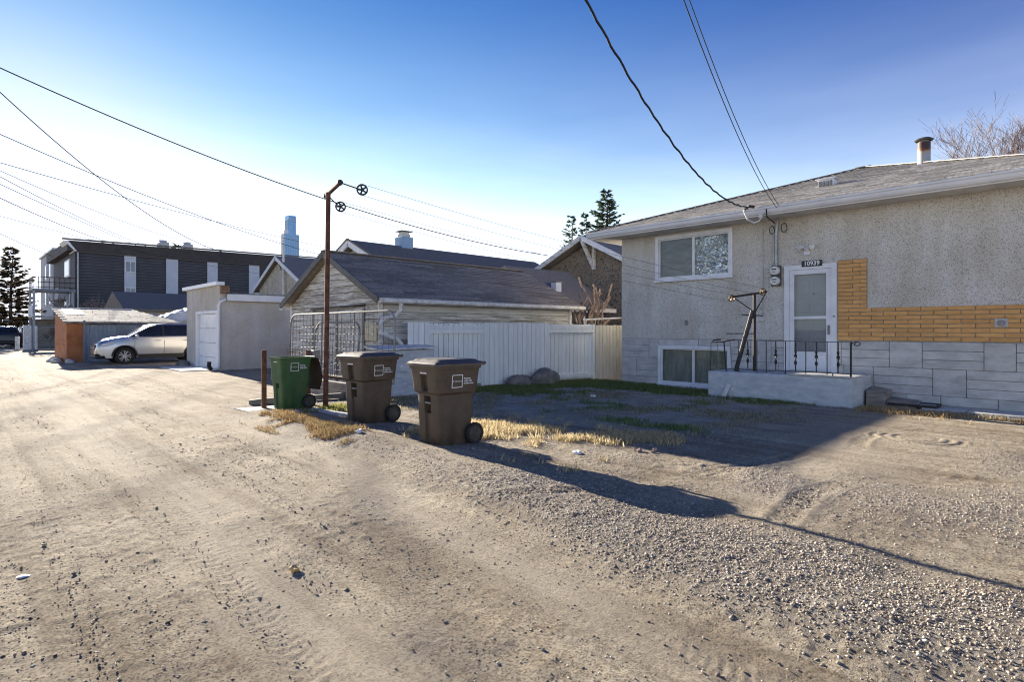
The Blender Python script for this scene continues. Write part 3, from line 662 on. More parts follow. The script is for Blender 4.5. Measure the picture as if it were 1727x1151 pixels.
# ochre bricks
bk = MB(); bk.box(12.992, 13.0005, -.28, 3.19, 1.225, 1.865); bk.box(12.992, 13.0005, 3.19, 3.715, 1.225, 2.865); bk.build('mortar_bed', 'mortar', house)
ub = unit_mesh('brick', MB().cbox(-.5, .5, -.5, .5, -.5, .5, .06), 'brick')
CH = .0815
for i in range(20):
    z = 1.228 + i * CH
    yl = -.28 if i < 8 else 3.195; y = 3.712; L = .40; first = True
    while y > yl + .02:
        w = L if not first else (L * (.5 if i % 2 else 1) if i < 8 else (.27 if i % 2 else .4))
        w = min(w, y - yl); first = False
        if w > .03: piece(ub, 'brick', house, (12.985, y - w / 2, z + CH / 2), scale=(.028 + rnd.uniform(-.004, .004), w - .011, CH - .012))
        y -= w
# soffit panels, fascia, gutter
for k in range(34):
    y1 = 9.6 - k * .4; MB().box(12.42, 12.995, y1 - .396, y1, 3.878, 3.892).build('soffit_panel', 'soffit', house)
    if y1 < -.1: break
MB().box(13.005, 22.4, 9.0, 9.58, 3.880, 3.894).build('side_soffit', 'soffit', house)
MB().box(12.395, 12.418, -.88, 9.62, 3.872, 4.02).build('fascia', 'white_metal', house)
MB().box(12.42, 22.6, 9.605, 9.625, 3.872, 4.02).build('side_fascia', 'white_metal', house)
gp = [(12.39, 3.90), (12.33, 3.90), (12.30, 3.935), (12.285, 3.985), (12.262, 4.0), (12.262, 4.03), (12.27, 4.03), (12.275, 4.008), (12.30, 3.99), (12.315, 3.94), (12.34, 3.912), (12.39, 3.912)]
MB().prism([(x, 9.66, z) for x, z in gp], (0, -10.58, 0)).build('gutter', 'white_metal', house)
# hipped roof
E0, PIT = 12.33, .333; YL = 9.66; YR = -.9; RD = 5.2; RZ = 4.045
rz_ = RZ + PIT * RD; rx_ = E0 + RD
rv = [(E0, YL, RZ), (E0, YR, RZ), (E0 + 2 * RD, YR, RZ), (E0 + 2 * RD, YL, RZ), (rx_, YL - RD, rz_), (rx_, YR + RD, rz_)]
rv2 = [(x, y, z - .05) for x, y, z in rv[:4]]
roof = MB().add(rv + rv2, [(0, 1, 5, 4), (3, 0, 4), (2, 3, 4, 5), (1, 2, 5), (0, 6, 7, 1), (1, 7, 8, 2), (2, 8, 9, 3), (3, 9, 6, 0), (6, 9, 8, 7)]).build('roof', 'shingle_house', house)
SLW = math.sqrt(1 + PIT * PIT); pa = math.atan(PIT)
cells = []
nrow = int(RD * SLW / .145)
for i in range(nrow):
    d0 = i * .145 / SLW; yl = YL - d0 - .02; yrr = YR + d0 + .02; y = yl + (i % 3) * .11 + rnd.uniform(-.05, .05)
    while y > yrr:
        w = rnd.choice([.24, .3, .34, .42]); y0 = max(y - w, yrr); y1 = min(y, yl)
        if y1 - y0 > .06: cells.append((d0, y0, y1, rnd.uniform(.006, .016)))
        y -= w
def shingle_c(d0, y0, y1, th):
    x = E0 + d0 + .072 / SLW; z = RZ + PIT * (x - E0); return (x - math.sin(pa) * .006, (y0 + y1) / 2, z + .006 * math.cos(pa))
def appar(c):
    x, y, z = shingle_c(*c); t = .701 * x + .713 * y; u = (.713 * x - .701 * y) / t
    return -99 if abs(u) > .9 else 1 / t
cells.sort(key=appar, reverse=True)
us = unit_mesh('shingle', MB().add([(-.5, -.5, -.5), (.5, -.5, -.5), (.5, .5, -.5), (-.5, .5, -.5), (-.5, -.5, .5), (.5, -.5, -.1), (.5, .5, -.1), (-.5, .5, .5)],
     [(3, 2, 1, 0), (4, 5, 6, 7), (0, 1, 5, 4), (1, 2, 6, 5), (2, 3, 7, 6), (3, 0, 4, 7)]), 'shingle_house')
rest = MB()
for k, c in enumerate(cells):
    cx, cy, cz = shingle_c(*c); w = c[2] - c[1] - .008; th = c[3] + .01
    if k < 300: piece(us, 'shingle', roof, (cx, cy, cz), (0, -pa, 0), (.17, w, th))
    else:
        mt = Matrix.Translation((cx, cy, cz)) @ Euler((0, -pa, 0)).to_matrix().to_4x4() @ Matrix.Diagonal((.17, w, th, 1))
        rest.add([mt @ v.co for v in us.vertices], [tuple(p.vertices) for p in us.polygons])
stuff(rest.build('upper_shingles', 'shingle_house', roof))
hip = MB()
for k in range(26):
    a0 = k / 26; a1 = (k + 1.25) / 26; p = lambda t: Vector(rv[0]).lerp(Vector(rv[4]), min(t, 1)) + Vector((0, 0, .022))
    hip.beam(p(a0) + Vector((0, 0, .006)), p(a1), .2, .014, (0, 0, 1))
hip.build('hip_cap', 'shingle_house', roof)
hip = MB()
for k in range(26):
    a0 = k / 26; a1 = (k + 1.25) / 26; p = lambda t: Vector(rv[1]).lerp(Vector(rv[5]), min(t, 1)) + Vector((0, 0, .022))
    hip.beam(p(a0) + Vector((0, 0, .006)), p(a1), .2, .014, (0, 0, 1))
hip.build('hip_cap', 'shingle_house', roof)
MB().beam((rx_, YL - RD + .1, rz_ + .02), (rx_, YR + RD - .1, rz_ + .02), .24, .02).build('ridge_cap', 'shingle_house', roof)
# roof vent and flue
vz = RZ + PIT * (14.5 - E0)
rvnt = MB().box(14.38, 14.66, 4.2, 4.52, vz - .04, vz + .13).build('roof_vent', 'white_metal', roof)
for k in range(4): MB().box(14.345, 14.378, 4.23 + k * .075, 4.275 + k * .075, vz - .02, vz + .09).build('vent_slat', 'galv', rvnt)
MB().cbox(14.33, 14.72, 4.15, 4.57, vz + .131, vz + .155, .01).build('vent_cap', 'white_metal', rvnt)
fz = RZ + PIT * (16 - E0)
flue = MB().tube([(16, 2.79, fz - .1), (16, 2.79, 5.74)], .13, 16).build('flue', 'flue_rust', roof, smooth=True)
MB().tube([(16, 2.79, 5.742), (16, 2.79, 5.78)], .1, 14).build('flue_neck', 'galv', flue, smooth=True)
MB().tube([(16, 2.79, 5.781), (16, 2.79, 5.80), (16, 2.79, 5.84), (16, 2.79, 5.865)], [.17, .19, .13, .03], 16).build('flue_cap', 'trim_dark', flue, smooth=True)
# windows
def slider(y0, y1, z0, z1, xf, behind_l, behind_r, split, trim=.085):
    w = MB(); t = trim
    w.box(xf - .035, 13.09, y0 - .002, y0 + t, z0, z1); w.box(xf - .035, 13.09, y1 - t, y1 + .002, z0, z1)
    w.box(xf - .035, 13.09, y0 + t, y1 - t, z1 - t, z1); w.box(xf - .035, 13.09, y0 + t, y1 - t, z0, z0 + t * .8)
    fr = w.build('window', 'white', house)
    MB().box(xf - .06, xf - .036, y0 - .03, y1 + .03, z0 - .03, z0 + .02).build('sill', 'white', fr)
    ym = y0 + (y1 - y0) * split
    i = MB(); s = .032
    for a0, a1 in ((y0 + t, ym), (ym, y1 - t)):
        i.box(xf + .01, xf + .045, a0, a0 + s, z0 + t * .8, z1 - t); i.box(xf + .01, xf + .045, a1 - s, a1, z0 + t * .8, z1 - t)
        i.box(xf + .01, xf + .045, a0 + s, a1 - s, z1 - t - s, z1 - t); i.box(xf + .01, xf + .045, a0 + s, a1 - s, z0 + t * .8, z0 + t * .8 + s)
    i.build('sash', 'white', fr)
    for (a0, a1), bh in (((y0 + t, ym), behind_r), ((ym, y1 - t), behind_l)):
        MB().box(xf + .024, xf + .029, a0 + s, a1 - s, z0 + t * .8 + s, z1 - t - s).build('pane', 'glass', fr)
        n = 26 if bh[1] == 'f' else 14; g = MB(); vs = []; fs = []
        for p in range(n + 1):
            for q in range(n + 1):
                yy = a0 + (a1 - a0) * p / n; zz = z0 + t * .8 + (z1 - z0 - t * 1.8) * q / n
                dx = .012 * math.sin(p * 2.1 + q * .3) if bh[1] == 'c' else (.035 * math.sin(p * .9 + 2.2 * math.sin(q * .35)) * math.cos(q * .55 + .4 * p) + rnd.uniform(-.004, .004) if bh[1] == 'f' else 0)
                vs.append((xf + .09 + dx, yy, zz))
        for p in range(n):
            for q in range(n): a_ = p * (n + 1) + q; fs.append((a_, a_ + 1, a_ + n + 2, a_ + n + 1))
        g.add(vs, fs).build(bh[2], bh[0], fr, smooth=(bh[1] != 'f'))
    return fr
slider(5.92, 7.94, 2.68, 3.82, 12.985, ('blind', 'p', 'blind'), ('foil', 'f', 'foil_sheet'), .49)
slider(5.95, 7.86, .06, 1.05, 12.975, ('dim_room', 'c', 'curtain'), ('dim_room', 'c', 'curtain'), .5, .075)
# door
D0, D1, DZ0, DZ1 = 3.73, 4.76, .54, 2.82
d = MB(); d.box(12.95, 13.1, D0, D0 + .1, DZ0, DZ1); d.box(12.95, 13.1, D1 - .1, D1, DZ0, DZ1); d.box(12.95, 13.1, D0 + .1, D1 - .1, DZ1 - .1, DZ1)
door = d.build('door', 'white', house)
MB().box(12.90, 13.1, D0 + .1, D1 - .1, DZ0, DZ0 + .035).build('threshold', 'concrete_pale', door)
a0, a1 = D0 + .105, D1 - .105; s = .095; za, zb = DZ0 + .04, DZ1 - .105; mid1, mid0, low = 1.73, 1.67, .98
d = MB()
d.box(12.965, 12.995, a0, a0 + s, za, zb); d.box(12.965, 12.995, a1 - s, a1, za, zb); d.box(12.965, 12.995, a0 + s, a1 - s, zb - s, zb)
d.box(12.965, 12.995, a0 + s, a1 - s, mid0, mid1); d.box(12.965, 12.995, a0 + s, a1 - s, za, low)
storm = d.build('storm_door', 'white', door)
MB().box(12.957, 12.9645, a0 + s + .02, a1 - s - .02, za + .06, low - .07).build('kick_panel', 'white_metal', door)
for z0, z1 in ((low, mid0), (mid1, zb - s)): MB().box(12.978, 12.983, a0 + s, a1 - s, z0, z1).build('pane', 'glass', door)
inn = MB().box(13.06, 13.1, a0, a1, za, zb).build('inner_door', 'door_inner', door)
for z0, z1 in ((.7, 1.15), (1.25, 1.7), (1.8, 2.1), (2.2, 2.5)):
    for y0 in (a0 + .12, a0 + .45): MB().cbox(13.052, 13.0605, y0, y0 + .25, z0, z1, .004).build('door_panel', 'door_inner', door)
MB().tube([(13.05, a0 + .36, 2.2), (13.04, a0 + .36, 2.2)], .014, 10).build('peephole', 'black', door)
MB().tube([(12.96, a0 + .045, 1.5), (12.925, a0 + .045, 1.5), (12.925, a0 + .045, 1.38), (12.96, a0 + .045, 1.38)], .009, 8).build('handle', 'galv', door)
MB().box(12.953, 12.9645, a0 + .025, a0 + .065, 1.34, 1.54).build('handle_plate', 'galv', door)
MB().tube([(12.948, D0 + .045, 1.72), (12.93, D0 + .045, 1.72)], .02, 10).build('lock', 'galv', door)
MB().box(12.94, 12.949, 4.0, 4.40, 2.775, 2.90).build('number_plate', 'black', house)
num = text_part('10939', .125, 'decal', 'number', house, (12.939 - 13, 4.20 - 4, 2.8375), (0, -1, 0), (0, 0, 1), bold=.0035)
# wall fittings
lf = MB().cbox(12.95, 12.999, 4.24, 4.36, 3.02, 3.12, .008).build('wall_lamp', 'white', house)
MB().tube([(12.97, 4.3, 3.12), (12.92, 4.3, 3.17)], .045, 10).build('lamp_base', 'white', lf, smooth=True)
for sgn in (-1, 1): MB().tube([(12.93, 4.3 + sgn * .04, 3.18), (12.90, 4.3 + sgn * .10, 3.2), (12.86, 4.3 + sgn * .135, 3.17)], [.02, .04, .055], 12).build('lamp_head', 'white', lf, smooth=True)
for zc in (2.735, 2.51):
    mt = MB().cbox(12.92, 12.999, 4.83, 5.03, zc - .11, zc + .11, .012).build('meter_box', 'trim_dark', house)
    MB().tube([(12.92, 4.93, zc), (12.86, 4.93, zc), (12.835, 4.93, zc)], [.098, .098, .085], 20).build('meter_glass', 'meter', mt, smooth=True)
    MB().box(12.832, 12.8345, 4.88, 4.98, zc + .015, zc + .04).build('meter_dial', 'black', mt)
    MB().box(12.832, 12.8345, 4.895, 4.965, zc - .035, zc - .022).build('meter_mark', 'black', mt)
MB().tube([(12.96, 4.93, 2.85), (12.96, 4.93, 3.55), (12.955, 4.90, 3.80), (12.93, 4.9, 3.87)], .032, 10).build('conduit', 'flue', house, smooth=True)
MB().tube([(12.96, 5.02, 2.85), (12.96, 4.985, 2.95), (12.96, 4.985, 3.75)], .012, 6).build('thin_conduit', 'flue', house)
for cy, cz, r0 in ((5.02, 3.64, .09), (4.76, 3.66, .10)):
    MB().tube([(12.95 - .01 * math.sin(3 * q), cy + r0 * .6 * math.cos(q), cz + r0 * math.sin(q)) for q in [k * math.pi / 8 for k in range(17)]], .008, 6).build('cable_coil', 'cable', house)
MB().tube([(12.98, 5.22, 3.7), (12.98, 5.22, 1.75), (12.98, 5.24, 1.7)], .007, 6).build('wall_cable', 'flue', house)
MB().cbox(12.965, 12.999, 5.2, 5.38, 1.62, 1.70, .006).build('outlet_box', 'white_old', house)
MB().cbox(12.97, 12.999, 7.06, 7.13, 1.55, 1.68, .008).build('wall_vent', 'galv', house)
MB().tube([(12.985, 1.16, 1.56), (12.93, 1.16, 1.56)], [.06, .05], 12).build('hose_tap', 'galv', house, smooth=True)
MB().cbox(12.955, 12.975, 1.07, 1.25, 1.49, 1.64, .01).build('tap_plate', 'concrete_pale', house)
# service head: insulator and drip loop at the eave
MB().tube([(12.26, 5.33, 4.06), (12.2, 5.3, 3.95), (12.21, 5.24, 3.80), (12.25, 5.12, 3.72), (12.32, 5.04, 3.76), (12.36, 5.0, 3.85)], .016, 8).build('drip_loop', 'white_old', house, smooth=True)
MB().tube([(12.36, 5.02, 3.83), (12.36, 5.02, 3.95)], [.05, .04], 10).build('insulator', 'meter', house, smooth=True)
MB().tube([(12.26, 5.33, 4.05), (12.21, 5.2, 4.08), (12.26, 5.12, 4.06)], .03, 8).build('cable_clamp', 'dark_steel', house)
MB().tube([(12.3, 4.88, 4.0), (12.25, 4.86, 3.9), (12.5, 4.95, 3.86), (12.93, 4.95, 3.78)], .012, 6).build('service_lead', 'cable', house)

# ------------------------------------------------------------------ porch, railing, drying post, walk
porch = thing('porch_landing', 'blue-grey painted concrete landing in front of the white door', 'landing', (12.3, 4.5, 0))
def chunk(y0, y1, x0, ztop, seed):
    mb = MB(); g = random.Random(seed); n = 14; rings = []
    for k in range(n + 1):
        y = y0 + (y1 - y0) * k / n; j = lambda a: g.uniform(-a, a)
        rings.append([(x0 + j(.006), y, -.15), (x0 + j(.006), y, .25), (x0 + j(.004), y, ztop - .025), (x0 + .02, y, ztop + j(.003)), (12.96, y, ztop + j(.003)), (12.96, y, -.15)])
    return mb.loft(rings)
chunk(3.11, 5.43, 11.7, .56, 1).build('slab', 'concrete_blue', porch)
chunk(5.436, 5.88, 11.715, .555, 2).build('end_block', 'concrete_blue', porch)
MB().cbox(11.68, 12.3, 3.08, 4.25, .563, .585, .006).build('cap_slab', 'concrete_pale', porch)
stp = thing('concrete_step', 'broken concrete step at the door end of the landing', 'step', (12.5, 2.75, 0))
MB().prism([(12.35, 3.06, -.1), (12.42, 3.06, .3), (12.93, 3.06, .34), (12.93, 3.06, -.1)], (0, -.3, -.04)).build('upper_step', 'timber', stp)
MB().prism([(12.4, 2.75, -.1), (12.48, 2.75, .13), (12.93, 2.75, .16), (12.93, 2.73, -.1)], (0, -.45, -.03)).build('lower_step', 'timber', stp)
rail = thing('porch_railing', 'black wrought-iron railing with twisted bars on the landing', 'railing', (11.76, 4.4, .56))
RX = 11.76
MB().beam((RX, 3.15, 1.215), (RX, 5.3, 1.225), .025, .012).build('top_rail', 'iron', rail)
MB().beam((RX, 3.15, .635), (RX, 4.42, .635), .02, .012).build('bottom_rail', 'iron', rail)
MB().beam((RX + .25, 4.42, .60), (RX + .3, 5.8, .60), .02, .012).build('bottom_rail', 'iron', rail)
MB().tube([(RX, 3.15, .2), (RX, 3.15, 1.23)], .018, 8).build('end_post', 'iron', rail)
sc = [(RX, 3.13 - .075 + .075 * math.cos(q) * (1 - q / 14), 1.185 + .045 * math.sin(q) * (1 - q / 14)) for q in [k * .4 for k in range(20)]]
MB().tube(sc, .009, 6).build('scroll', 'iron', rail)
def twisted(y, x=RX, z0=.64, z1=1.21):
    rings = []
    n = 22
    for k in range(n + 1):
        t = k / n; z = z0 + (z1 - z0) * t; tw = (.2 < t < .8); a = t * 9 if tw else 0; w = .020 * abs(math.sin(t * 15.7)) + .010 if tw else .009; h = .008
        rings.append([(x + math.cos(a) * px_ * w - math.sin(a) * py_ * h, y + math.sin(a) * px_ * w + math.cos(a) * py_ * h, z) for px_, py_ in ((-1, -1), (1, -1), (1, 1), (-1, 1))])
    return MB().loft(rings)
for k in range(11):
    y = 3.36 + k * .187
    if k in (0, 2, 4, 6, 9): twisted(y).build('baluster', 'iron', rail)
    else: MB().beam((RX, y, .60 if k < 6 else .565), (RX, y, 1.21), .014, .014, (1, 0, 0)).build('baluster', 'iron', rail)
for k, y in enumerate((3.45, 4.3)): MB().beam((RX, y, .565), (RX, y, .63), .016, .016, (1, 0, 0)).build('foot', 'iron', rail)
br = thing('bent_railing_section', 'short bent iron railing section at the far end of the landing', 'railing', (11.8, 5.6, .56))
MB().tube([(11.76, 5.32, 1.24), (11.74, 5.55, 1.19), (11.76, 5.82, 1.175), (11.92, 5.86, 1.22), (12.02, 5.75, 1.23)], .016, 8).build('top_rail', 'iron', br, smooth=True)
MB().tube([(11.76, 5.85, .56), (11.76, 5.84, 1.17)], .008, 6).build('baluster', 'iron', br)
for k, y in enumerate((5.4, 5.53, 5.68)):
    MB().tube([(11.78, y - .02, .56), (11.76, y, .9), (11.75, y + .015, 1.19)], .009 if k != 1 else .013, 6).build('baluster', 'galv' if k != 1 else 'iron', br)

PPX, PPY = 12.3, 5.13
dp = thing('drying_line_post', 'dark iron clothes line post with crossarm and leaning brace on the landing', 'post', (PPX, PPY, .56))
MB().tube([(PPX, PPY, .56), (PPX, PPY, 2.19)], .034, 10).build('post', 'dark_steel', dp, smooth=True)
MB().tube([(PPX - .28, PPY + .42, 2.14), (PPX + .1, PPY - .22, 2.25)], .024, 8).build('crossarm', 'dark_steel', dp)
MB().tube([(PPX - .22, PPY + .33, 2.12), (PPX, PPY, 1.82)], .012, 6).build('strut', 'dark_steel', dp)
MB().tube([(PPX + .09, PPY - .2, 2.22), (PPX, PPY, 1.8)], .016, 6).build('strut', 'dark_steel', dp)
MB().tube([(PPX - .42, PPY + .22, .57), (PPX - .02, PPY + .03, 1.85)], .045, 8).build('leaning_brace', 'dark_steel', dp, smooth=True)
MB().tube([(PPX - .05, PPY + .26, 1.77), (PPX, PPY - .18, 1.74)], .014, 6).build('peg', 'dark_steel', dp)
MB().tube([(PPX - .25, PPY + .5, 1.36), (PPX - .05, PPY - .02, 1.36)], .011, 6).build('peg', 'dark_steel', dp)
def pulley(parent, c, axis, r, mat):
    """spoked line wheel"""
    ax = Vector(axis).normalized(); u = ax.cross(Vector((0, 0, 1))).normalized(); w = ax.cross(u); c = Vector(c)
    mb = MB(); n = 20; rings = []
    for k in range(n):
        t = 2 * math.pi * k / n; d = u * math.cos(t) + w * math.sin(t)
        rings.append([c + d * (r * .74) - ax * .012, c + d * r - ax * .018, c + d * (r * .9), c + d * r + ax * .018, c + d * (r * .74) + ax * .012])
    rings.append(rings[0]); mb.loft(rings, cap=False)
    for k in range(5):
        t = 2 * math.pi * k / 5; d = u * math.cos(t) + w * math.sin(t); mb.beam(c + d * (r * .1), c + d * (r * .78), .3 * r, .014, ax)
    mb.tube([c - ax * .025, c + ax * .025], r * .3, 10)
    return mb.build('pulley', mat, parent)
LD = Vector((PPX - 4.95, PPY - 9.87, 0)).normalized()       # the way the lines run
AX = LD.cross(Vector((0, 0, 1)))
PA = Vector((PPX - .28, PPY + .37, 2.12)); PB = Vector((PPX + .04, PPY - .16, 2.25))
for c in (PA, PB): pulley(dp, c, AX, .075, 'bronze')

walk = MB(); walk.cbox(12.28, 12.95, -3.0, 1.55, -.1, .055, .01); walk.cbox(12.42, 12.99, 1.56, 2.2, -.1, .05, .01)
struct(walk.build('walkway', 'concrete_pale'))
gr_ = thing('window_well_cover', 'small blue-grey frame lying by the stone base near the step', 'cover', (12.7, 2.35, .05))
MB().box(12.45, 12.85, 2.0, 2.7, .06, .075).build('panel', 'concrete_blue', gr_)
f_ = MB(); f_.box(12.42, 12.45, 1.98, 2.72, .05, .10); f_.box(12.85, 12.88, 1.98, 2.72, .05, .10); f_.box(12.45, 12.85, 2.7, 2.72, .05, .1); f_.box(12.45, 12.85, 1.98, 2.0, .05, .1); f_.build('frame', 'dark_steel', gr_)
wb = thing('wood_scrap', 'pale wood scrap leaning on the concrete landing in the grass', 'board', (11.66, 5.42, .05))
MB().beam((11.62, 5.5, .03), (11.69, 5.4, .3), .09, .02, (1, 0, 0)).build('board', 'white_old', wb)

# ------------------------------------------------------------------ wheeled carts (front faces -X in their own frame)
def rring(z, xf, xb, hw, r=.05, pocket=0.0, pw=.065):
    P = []
    for cx, cy, a0 in ((xb - r, hw - r, 0), (xf + r, hw - r, 90)):
        for k in range(5): t = R(a0 + k * 22.5); P.append((cx + r * math.cos(t), cy + r * math.sin(t), z))
    P += [(xf + .0, pw + .012, z), (xf + pocket, pw, z), (xf + pocket, -pw, z), (xf + .0, -pw - .012, z)]
    for cx, cy, a0 in ((xf + r, -hw + r, 180), (xb - r, -hw + r, 270)):
        for k in range(5): t = R(a0 + k * 22.5); P.append((cx + r * math.cos(t), cy + r * math.sin(t), z))
    return P
def cart(label, loc, rz, s, body, lidm, open_lid=False, slim=1.0, step=True, group=None):
    t = thing('wheeled_cart', label, 'waste cart', loc, rz, group)
    st = .035 if step else .006
    L = [(0, -.24, .21, .218, .022), (.02, -.25, .22, .228, .022), (.40, -.266, .245, .24, .022), (.415, -.267, .246, .241, .07), (.60, -.274, .258, .246, .07), (.615, -.274, .26, .246, 0),
         (.635, -.275, .262, .247, 0), (.665, -.274 - st, .265 + st * .5, .247 + st, 0), (.70, -.278 - st, .27 + st * .5, .25 + st, .05), (.86, -.295 - st, .285 + st * .5, .262 + st, .05), (.875, -.296 - st, .287 + st * .5, .264 + st, 0), (.945, -.305 - st, .295 + st * .5, .272 + st, 0),
         (.95, -.325 - st, .31 + st * .5, .29 + st, 0), (.985, -.328 - st, .312 + st * .5, .292 + st, 0)]
    rings = [rring(z * s, a * s, b_ * s, h * s * slim, .045 * s, p * s, .06 * s) for z, a, b_, h, p in L]
    if open_lid:    # open top: turn the rim inwards and go down inside
        for z, i in ((.985, .03), (.5, .05)): rings.append(rring(z * s, (-.328 - st + i) * s, (.312 + st * .5 - i) * s, (.292 + st - i) * s * slim, .04 * s, 0, .05 * s))
    bd = MB().loft(rings).build('body', body, t, local=True, smooth=True)
    for zc, w in ((.53, .06),): MB().tube([(-.258 * s, -w * s, zc * s), (-.258 * s, w * s, zc * s)], .014 * s, 8).build('lift_bar', 'galv', t, local=True)
    MB().box((-.327 - st) * s * .93, (-.32 - st) * s * .93, -.07 * s, .07 * s, .89 * s, .905 * s).build('stamp_strip', 'decal', t, local=True)
    hw = (.292 + st) * s * slim
    if not open_lid:
        xf, xb, h = (-.345 - st) * s, (.335 + st) * s, hw + .02 * s
        LR = [(.986, 0, 0), (1.012, 0, 0), (1.02, .012, .012), (1.035, .03, .03), (1.04, .06, .05), (1.06, .085, .075), (1.068, .13, .12)]
        LR = [rring(z * s, xf + a * s, xb - a * s, h - c * s, .05 * s, 0, .05 * s) for z, a, c in LR]
        ld = MB().loft(LR).build('lid', lidm, t, local=True, smooth=True)
        g = MB(); 
        for y in (-.21, .21): g.beam((xb - .03 * s, y * s, 1.0 * s), (xb + .05 * s, y * s, 1.005 * s), .05 * s, .04 * s)
        g.tube([(xb + .05 * s, -.25 * s, 1.005 * s), (xb + .05 * s, .25 * s, 1.005 * s)], .024 * s, 10); g.build('handle', lidm, t, local=True, smooth=True)
    else:
        xb = (.335 + st * .5) * s; prof = []
        for k in range(9):
            q = k / 8; prof.append((xb + (.05 + .085 * math.sin(q * math.pi * .8)) * s, (.96 - .62 * q) * s))
        rr = []
        for x, z in prof: 
            w = hw * (1.0 if z > .45 * s else .92); rr.append([(x, -w, z), (x + .035 * s, -w * .93, z), (x + .045 * s, 0, z), (x + .035 * s, w * .93, z), (x, w, z), (x - .012 * s, 0, z)])
        MB().loft(rr).build('lid', lidm, t, local=True, smooth=True)
        g = MB(); g.tube([(xb + .05 * s, -.2 * s, .97 * s), (xb + .05 * s, .2 * s, .97 * s)], .02 * s, 10)
        for y in (-.2, .2): g.beam((xb - .03 * s, y * s, .965 * s), (xb + .06 * s, y * s, .968 * s), .04 * s, .03 * s)
        g.build('handle', body, t, local=True, smooth=True)
    for sg in (-1, 1):
        wy = sg * (.235 * s * slim + .03); wx, wz, wr = .245 * s, .135 * s, .135 * s
        w = MB(); n = 24; rings = []
        for k in range(n + 1):
            a = 2 * math.pi * k / n; c_, s_ = math.cos(a), math.sin(a)
            rings.append([(wx + c_ * q, wy + o, wz + s_ * q) for q, o in ((wr * .7, -.022), (wr * .93, -.026), (wr, -.014), (wr, .014), (wr * .93, .026), (wr * .7, .022))])
        wh = w.loft(rings, cap=False).build('wheel', 'rubber', t, local=True, smooth=True)
        h = MB(); h.tube([(wx, wy - .016, wz), (wx, wy + .016, wz)], wr * .72, 20); h.tube([(wx, wy - .026, wz), (wx, wy + .026, wz)], wr * .2, 12)
        for k in range(7):
            a = 2 * math.pi * k / 7; h.beam((wx, wy + sg * .019, wz), (wx + math.cos(a) * wr * .68, wy + sg * .019, wz + math.sin(a) * wr * .68), .02 * s, .008, (0, 1, 0))
        h.build('hub', 'hub', wh, local=True)
    MB().tube([(.245 * s, -.22 * s * slim, .135 * s), (.245 * s, .22 * s * slim, .135 * s)], .014, 8).build('axle', 'dark_steel', t, local=True)
    # printed mark on the -Y side: white square outline, name inside, three short lines beside it
    sl = (.285 - .262) / (.945 - .70) * slim
    def face_y(z): return -(.25 + st + (z / s - .70) * .09) * s * slim - .004
    zc = .80 * s; q = .075 * s; x0 = -.04 * s
    n0 = Vector((0, 0, 0)); yd = Vector((0, face_y(zc + .1) - face_y(zc), .1)).normalized(); o = Vector((x0, face_y(zc), zc))
    fr = MB(); 
    for (u0, v0, u1, v1) in ((-q, -q, q, -q), (q, -q, q, q), (q, q, -q, q), (-q, q, -q, -q)):
        fr.beam(o + Vector((u0, 0, 0)) + yd * v0, o + Vector((u1, 0, 0)) + yd * v1, .009 * s, .003, (0, -1, 0))
    fr.build('logo_frame', 'decal', t, local=True)
    text_part('Edmonton', .025 * s, 'decal', 'logo_name', t, o + Vector((.012 * s, -.002, 0)), (1, 0, 0), yd, bold=.0)
    ringp = [o + Vector((-.078 * s + .0 + .011 * s * math.cos(k * .5236) + .012 * s, -.002, 0)) + yd * (.011 * s * math.sin(k * .5236)) for k in range(13)]
    MB().tube([p + Vector((.003, 0, 0)) for p in ringp], .0022, 5).build('logo_ring', 'decal', t, local=True)
    for k, ln in enumerate(('Property', 'of the City', 'of Edmonton')):
        text_part(ln, .028 * s, 'decal', 'owner_line', t, o + Vector((q + .022 * s, -.002, 0)) + yd * (.03 - k * .03) * s, (1, 0, 0), yd, align='LEFT', bold=.0008)
    return t
cart('brown wheeled cart with closed lid nearest the camera', (4.46, 5.72, gz(4.46, 5.72) - .012), R(-3), 1.0, 'cart_brown', 'lid_brown', group='wheeled waste carts by the lane')
cart('brown wheeled cart with closed lid between the other brown cart and the rusty clothes pole', (4.68, 7.92, gz(4.68, 7.92) - .012), R(4), 1.02, 'cart_brown', 'lid_brown', group='wheeled waste carts by the lane')
cart('green wheeled cart with its brown lid hanging open', (4.45, 10.24, gz(4.45, 10.24) - .0), R(2), .95, 'cart_green', 'lid_inside', True, .88, False, group='wheeled waste carts by the lane')

# ------------------------------------------------------------------ clothes pole, lines, posts, slabs
CP = Vector((4.93, 9.87, gz(4.93, 9.87)))
cp = thing('clothes_line_pole', 'tall rusty clothes line pole with T arm and spoked pulleys', 'pole', CP)
MB().tube([(4.93, 9.87, CP.z - .02), (4.945, 9.86, 1.5), (4.97, 9.845, 3.95)], [.047, .044, .042], 12).build('pole', 'rust', cp, smooth=True)
A0, A1 = Vector((5.15, 10.28, 4.0)), Vector((4.87, 9.23, 4.0))
MB().tube([A0, A1], .038, 10).build('arm', 'rust', cp, smooth=True)
for p in (A0, A1): MB().tube([p - Vector((0, 0, .0)) + (p - (A0 + A1) / 2).normalized() * .002, p + (p - (A0 + A1) / 2).normalized() * .05], .05, 12).build('arm_cap', 'dark_steel', cp, smooth=True)
QA, QB = A0 + LD * .26 + Vector((0, 0, -.20)), A1 + LD * .38 + Vector((0, 0, -.10))
for a_, q_ in ((A0, QA), (A1, QB)):
    pulley(cp, q_, AX, .10, 'iron')
    MB().tube([a_ + LD * .03, a_.lerp(q_, .5), q_ - LD * .02], .012, 6).build('hook', 'iron', cp)
